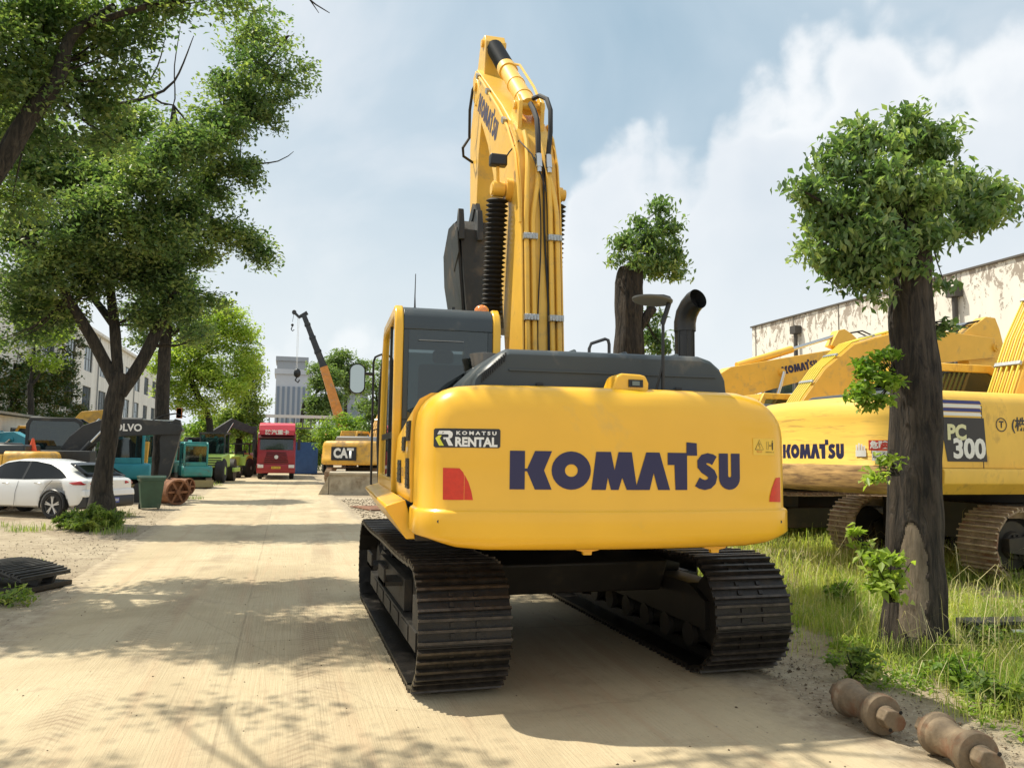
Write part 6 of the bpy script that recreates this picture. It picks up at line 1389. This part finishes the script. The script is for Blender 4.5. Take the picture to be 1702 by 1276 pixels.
def tractor(name, label, cat, px, py, y, paint, s, rz=0):
    c = P(px, py, y=y); t = thing(name, label, cat, (c.x, y, 0), rz, None, s)
    obj('body', MB().prism([(-1.6, .9), (-1.55, 1.45), (-1.2, 1.6), (.4, 1.6), (.6, .8), (-1.4, .7)], -.42, .42), paint, t, bevel=.06); obj('mudguard', MB().prism([(-.1, .9), (.0, 1.5), (.5, 1.75), (1.1, 1.6), (1.3, 1.1), (1.0, 1.3), (.5, 1.5), (.1, 1.3)], -.9, .9), paint, t, bevel=.02)
    for sx in (-1, 1):
        for yy, r in ((.6, .72), (-1.2, .45)):
            wh = obj('wheel', MB().lathe([(-.2, r*.5), (-.2, r*.85), (-.14, r), (.14, r), (.2, r*.85), (.2, r*.5)], (sx*.85, yy, r), (1, 0, 0), 20), TYRE, t); obj('rim', MB().lathe([(0, r*.45), (sx*.03, .05)], (sx*1.03, yy, r), (1, 0, 0), 14), GREYC, wh)
    cf = MB()
    for x in (-.6, .6):
        for yy in (.2, 1.2): cf.box(x-.03, x+.03, yy-.03, yy+.03, 1.4, 2.5)
    cf.box(-.7, .7, .1, 1.3, 2.5, 2.56); obj('roof_frame', cf, VOLV, t, smooth=0); obj('seat', MB().box(-.25, .25, .55, .95, 1.3, 1.5).box(-.25, .25, .9, 1.0, 1.5, 1.95), SEATM, t, bevel=.03)
tractor('tractor', 'small red tractor left of the red truck', 'tractor', 412, 785, 67, REDO, 1.0, .5)
tractor('tractor', 'grey-green tractor with pale roof between the lime roller and the red tractor', 'tractor', 389, 790, 60, LIME, .95, -.4)
tractor('tractor', 'dark tractor half hidden behind the red tractor', 'tractor', 433, 780, 78, VOLV, 1.0, .2)
c = P(287, 770, y=58); digger('dark grey excavator parked deep in the left yard behind the lime roller', (P(330, 770, y=62).x, 62, 0), radians(-70), .95, VOLV, boom=[(.2, 1.8, .3), (1.0, 3.2, .36), (2.4, 4.2, .36), (4.2, 3.6, .25)], arm=[(4.2, 4.0, .15), (4.4, 1.4, .14)], bucket=(3.9, 1.4, -.3, .7), det=1, trackm=TRACK)

# ---- white car
t = thing('parked_car', 'white coupe-style SUV with tinted windows parked behind the leaning tree', 'car', (-4.66, 24.1, 0), radians(58))
# stations: y, half width, z sill, z shoulder, half width roof, z roof
ST = [(.00, .80, .62, 1.00, .70, 1.03), (.06, .88, .45, 1.04, .74, 1.09), (.20, .93, .34, 1.06, .74, 1.12), (.45, .96, .30, 1.07, .70, 1.20), (.85, .975, .28, 1.06, .66, 1.38), (1.3, .98, .27, 1.04, .63, 1.52), (1.9, .98, .27, 1.01, .62, 1.60), (2.5, .975, .27, .99, .62, 1.61), (3.0, .97, .27, .98, .62, 1.55), (3.45, .97, .28, .97, .64, 1.34), (3.85, .965, .28, .97, .68, 1.06), (4.3, .94, .30, .90, .72, .96), (4.6, .86, .36, .78, .66, .84), (4.74, .70, .45, .66, .55, .70)]
def ring(s_):
    y, w, z0, zs, wr, zr = s_; h = zs-z0
    half = [(0, z0), (w*.8, z0), (w*.96, z0+.04), (w, z0+h*.35), (w*.995, z0+h*.62), (w*.985, zs-.04), (w*.955, zs), (w*.955-(w*.955-wr)*.55, zs+(zr-zs)*.55), (wr, zr-.05*(zr-zs)-.01), (wr*.82, zr-.005), (0, zr+.012)]
    return [(x, y, z) for x, z in half]+[(-x, y, z) for x, z in half[-2:0:-1]]
def interp(y):
    for a, b in zip(ST, ST[1:]):
        if a[0] <= y <= b[0]:
            t_ = (y-a[0])/(b[0]-a[0]); return tuple(a[i]+(b[i]-a[i])*t_ for i in range(6))
ysx = sorted(set([s_[0] for s_ in ST]+list(np.linspace(.1, 4.7, 40))))
RR = [ring(interp(y)) for y in ysx]; cb = MB(); cb.grid(RR, closev=True); cb.add(RR[0], [tuple(range(len(RR[0])))]); cb.add(RR[-1], [tuple(range(len(RR[-1])))])
# open the wheel arches
def in_arch(p): return any(hypot(p[1]-wy, p[2]-.37) < .43 for wy in (.97, 3.85)) and abs(p[0]) > .55
for i, v in enumerate(cb.v):
    if in_arch(v) and v.z < .8:
        for wy in (.97, 3.85):
            d = hypot(v.y-wy, v.z-.37)
            if d < .43: v.x = .70*(1 if v.x > 0 else -1)
body = obj('body', cb, WHITEP, t, smooth=45)
sm = body.modifiers.new('sub', 'SUBSURF'); sm.levels = 1; sm.render_levels = 1
for sx in (-1, 1):
    for wy in (.97, 3.85): obj('arch_trim', MB().tube([(sx*.975, wy+.41*cos(a_), .37+.41*sin(a_)) for a_ in np.linspace(-.15, pi+.15, 17)], .028, 6), BLACK, t)
gl = MB()
for sx in (-1, 1):
    g_ = [(.62, 1.12), (.95, 1.30), (1.35, 1.46), (1.9, 1.54), (2.5, 1.54), (2.95, 1.48), (3.30, 1.28), (3.62, 1.06), (2.0, 1.05), (.75, 1.09)]
    def sxp(y, z):
        a = interp(y); w_ = a[1]*.955; f = (z-a[3])/max(.01, (a[5]-a[3])); return sx*(w_-(w_-a[4])*min(1, max(0, f))+.012)
    top = [(y, z) for y, z in g_[:7]]; N_ = 24; up_ = []; lo_ = []
    for k in range(N_+1):
        y = .62+3.0*k/N_
        zt2 = np.interp(y, [p[0] for p in g_[:8]], [p[1] for p in g_[:8]]); zl = np.interp(y, [.62, .75, 2.0, 3.62], [1.115, 1.09, 1.05, 1.055]); up_.append((sxp(y, zt2), y, zt2)); lo_.append((sxp(y, zl), y, zl))
    g2_ = MB().grid([lo_, [tuple((Vector(a)+Vector(b))/2) for a, b in zip(lo_, up_)], up_]); sw = obj('side_window', g2_, mat('tinted_window', (.004, .005, .006), .10, spec=.3), t)
    obj('window_pillar', MB().grid([[(sxp(y, z)+sx*.004, y, z) for z in (1.06, 1.3, 1.53)] for y in (2.02, 2.10)]), BLACK, sw)
    obj('door_handle', MB().tube([(sx*.985, 1.35, .95), (sx*1.005, 1.38, .955), (sx*1.005, 1.55, .955), (sx*.985, 1.58, .95)], .014, 6), CHROME, t); obj('door_handle', MB().tube([(sx*.985, 2.45, .93), (sx*1.005, 2.48, .935), (sx*1.005, 2.65, .935), (sx*.985, 2.68, .93)], .014, 6), CHROME, t)
    obj('door_seam', MB().tube([(sx*.985, 2.25, .34), (sx*.99, 2.22, .7), (sx*.968, 2.15, 1.0)], .005, 4).tube([(sx*.985, 1.38, .55), (sx*.986, 1.2, .85), (sx*.965, 1.0, 1.04)], .005, 4), DARKD, t)
    wl = obj('tail_lamp', MB().grid([[(sx*.955, .30, .93), (sx*.985, .42, .985)], [(sx*.90, .05, .93), (sx*.93, .16, 1.02)], [(sx*.55, -.02, .94), (sx*.55, -.01, 1.00)]]), TAIL, t, smooth=60); sd_ = wl.modifiers.new('s', 'SOLIDIFY'); sd_.thickness = .03; sd_.offset = 0
    for wy in (.97, 3.85):
        wh = obj('wheel', MB().lathe([(-.12, .24), (-.12, .33), (-.08, .365), (.08, .365), (.12, .33), (.12, .26), (.06, .25)], (sx*.86, wy, .366), (sx, 0, 0), 30), TYRE, t)
        rm = MB().lathe([(.0, .255), (.085, .26), (.09, .245), (.01, .235)], (sx*.86, wy, .366), (sx, 0, 0), 30); rm.cyl((sx*.86, wy, .366), (sx*.95, wy, .366), .055, n=14)
        for k in range(5):
            a_ = 2*pi*k/5+.3
            for da in (-.13, .13): rm.tube([(sx*.935, wy+.05*cos(a_), .366+.05*sin(a_)), (sx*.945, wy+.245*cos(a_+da), .366+.245*sin(a_+da))], [.03, .022], 4)
        obj('rim', rm, mat('silver_rim', (.55, .56, .57), .3, metal=.8), wh); obj('brake_disc', MB().cyl((sx*.84, wy, .366), (sx*.87, wy, .366), .23), DARKD, wh)
rw = MB().grid([[(x*(.70-.02*k), .14+k*.16, 1.128+k*.088+.012*(1-x*x)) for x in np.linspace(-1, 1, 9)] for k in range(5)])
rws = obj('rear_window', rw, MATS['tinted_window'], t, smooth=60); sd_ = rws.modifiers.new('s', 'SOLIDIFY'); sd_.thickness = .03; sd_.offset = 1
obj('rear_bumper', MB().prism([(-.10, .38), (-.08, .30), (.35, .26), (.35, .62), (-.03, .66), (-.09, .58)], -.86, .86), BLACK, t, bevel=.05); obj('bumper_upper', MB().prism([(-.085, .60), (-.04, .80), (.2, .80), (.2, .60)], -.89, .89), WHITEP, t, bevel=.05, seg=3)
npl = obj('number_plate', MB().box(-.24, .24, -.125, -.105, .42, .56), PLATEB, t, smooth=0); lettering('皖A·YY900', .11, WHITEM, npl, lambda u, v: (u, -.128, .49+v), width=.42, bold=.002)
obj('badge', MB().lathe([(0, .065), (.015, .065), (.015, .052), (.0, .052)], (0, -.04, .93), (0, -1, .1), 20), CHROME, t)
obj('roof_antenna', MB().prism([(.95, 1.44), (1.15, 1.50), (1.0, 1.53)], -.015, .015), WHITEP, t)

# ---- pile of track shoes by the left edge of the road
c = P(6, 972, z=0)
t = thing('track_chain', 'dark stacked length of crawler track shoes at the left edge of the road', 'track chain', (c.x, c.y, 0), radians(62))
for k in range(9):
    a_ = -.9+k*.22; M = Matrix.Translation((0, -.72+k*.17, .19+.11*sin(k*.40))) @ Matrix.Rotation(.10*(4-k), 4, 'X'); mm_ = MB(); mm_.T = M
    mm_.box(-.55, .30, -.085, .085, 0, .02)
    for q in (-.06, 0, .06): mm_.box(-.55, .30, q-.009, q+.009, .021, .05)
    mm_.box(-.25, -.2, -.09, .09, -.14, -.001).box(.0, .05, -.09, .09, -.14, -.001)
    obj('track_shoe', mm_, mat('grey_worn_steel', (.06, .06, .058), .6, metal=.3, var=.4), t, smooth=0)
obj('lower_chain', MB().box(-.5, .28, -.85, .75, .01, .07), TRACKF, t, smooth=0)

# ---- two bottom rollers lying by the verge
def roller(label, pa, pb, r, zr):
    a = P(*pa, z=zr); b = P(*pb, z=zr); g = max(gz(a.x, a.y), 0); d = (b-a); Lr = d.length; t = thing('track_roller', label, 'track roller', (a.x, a.y, max(gz(a.x, a.y), 0)), 0, 'loose track rollers beside the road'); d = Vector((d.x, d.y, 0)).normalized()
    c0 = Vector((0, 0, r)); 
    sh = MB().lathe([(0, r*.55), (0, r*.97), (.012, r), (Lr*.10, r), (Lr*.14, r*.86), (Lr*.34, r*.80), (Lr*.42, r*.74), (Lr*.55, r*.74), (Lr*.62, r*.80), (Lr*.80, r*.88), (Lr*.84, r*1.0), (Lr*.98, r*1.0), (Lr*.995, r*.96), (Lr, r*.6)], c0, d, 36)
    o = obj('roller_shell', sh, ROLLS, t, smooth=40)
    sd = Vector((-d.y, d.x, 0)); br = MB()
    rot = Matrix(((sd.x, d.x, 0, 0), (sd.y, d.y, 0, 0), (0, 0, 1, 0), (0, 0, 0, 1)))
    for e, s1 in ((Lr, 1), (0, -1)):
        br = MB()
        br.lathe([(0, r*.52), (.03*s1, r*.55), (.035*s1, r*.5)], c0+d*e, d, 24)
        br.T = Matrix.Translation(c0+d*(e+s1*.065)) @ rot @ Matrix.Rotation(.5, 4, 'Y')
        br.prism([(r*.62*cos(q), r*.48*sin(q)) if abs(cos(q)) < .8 else (r*.62*(1 if cos(q) > 0 else -1), r*.48*sin(q)) for q in np.linspace(0, 2*pi, 18)[:-1]], -.035, .05, 'y'); br.T = None
        obj('end_bracket', br, ROLLS, t, bevel=.008, smooth=40)
    hm_ = MB()
    for q in (-1, 1):
        hc = c0+d*(Lr+.116)+sd*(q*.04)+Vector((0, 0, q*.055)); hm_.cyl(hc, hc+d*.004, .013, n=12)
    obj('bolt_hole', hm_, BLACK, t)
roller('pale dusty bottom roller, the upper of the two, lying against the grass', (1408, 1158), (1470, 1190), .135, .13)
roller('rust-streaked bottom roller, the lower of the two, in the right bottom corner', (1556, 1218), (1628, 1258), .135, .13)

# ---- scrap by the right edge
a = P(1618, 1040, z=.25); t = thing('steel_beam', 'dark scrap beam with a bare shiny rod lying in the grass at the right edge', 'scrap steel', (a.x, a.y, gz(a.x, a.y)), radians(-8))
obj('beam_web', MB().box(0, 2.2, 0, .25, .22, .25).box(0, 2.2, .22, .25, .02, .219).box(.0, 2.2, 0, .25, 0, .019), VOLV, t, smooth=0)
obj('rod', MB().cyl((.35, -.06, .16), (2.2, -.10, .15), .035), CHROME, t); obj('rod_sleeve', MB().cyl((.75, -.12, .07), (2.2, -.16, .06), .06), RUST, t)

# ---- overhanging twig at the top
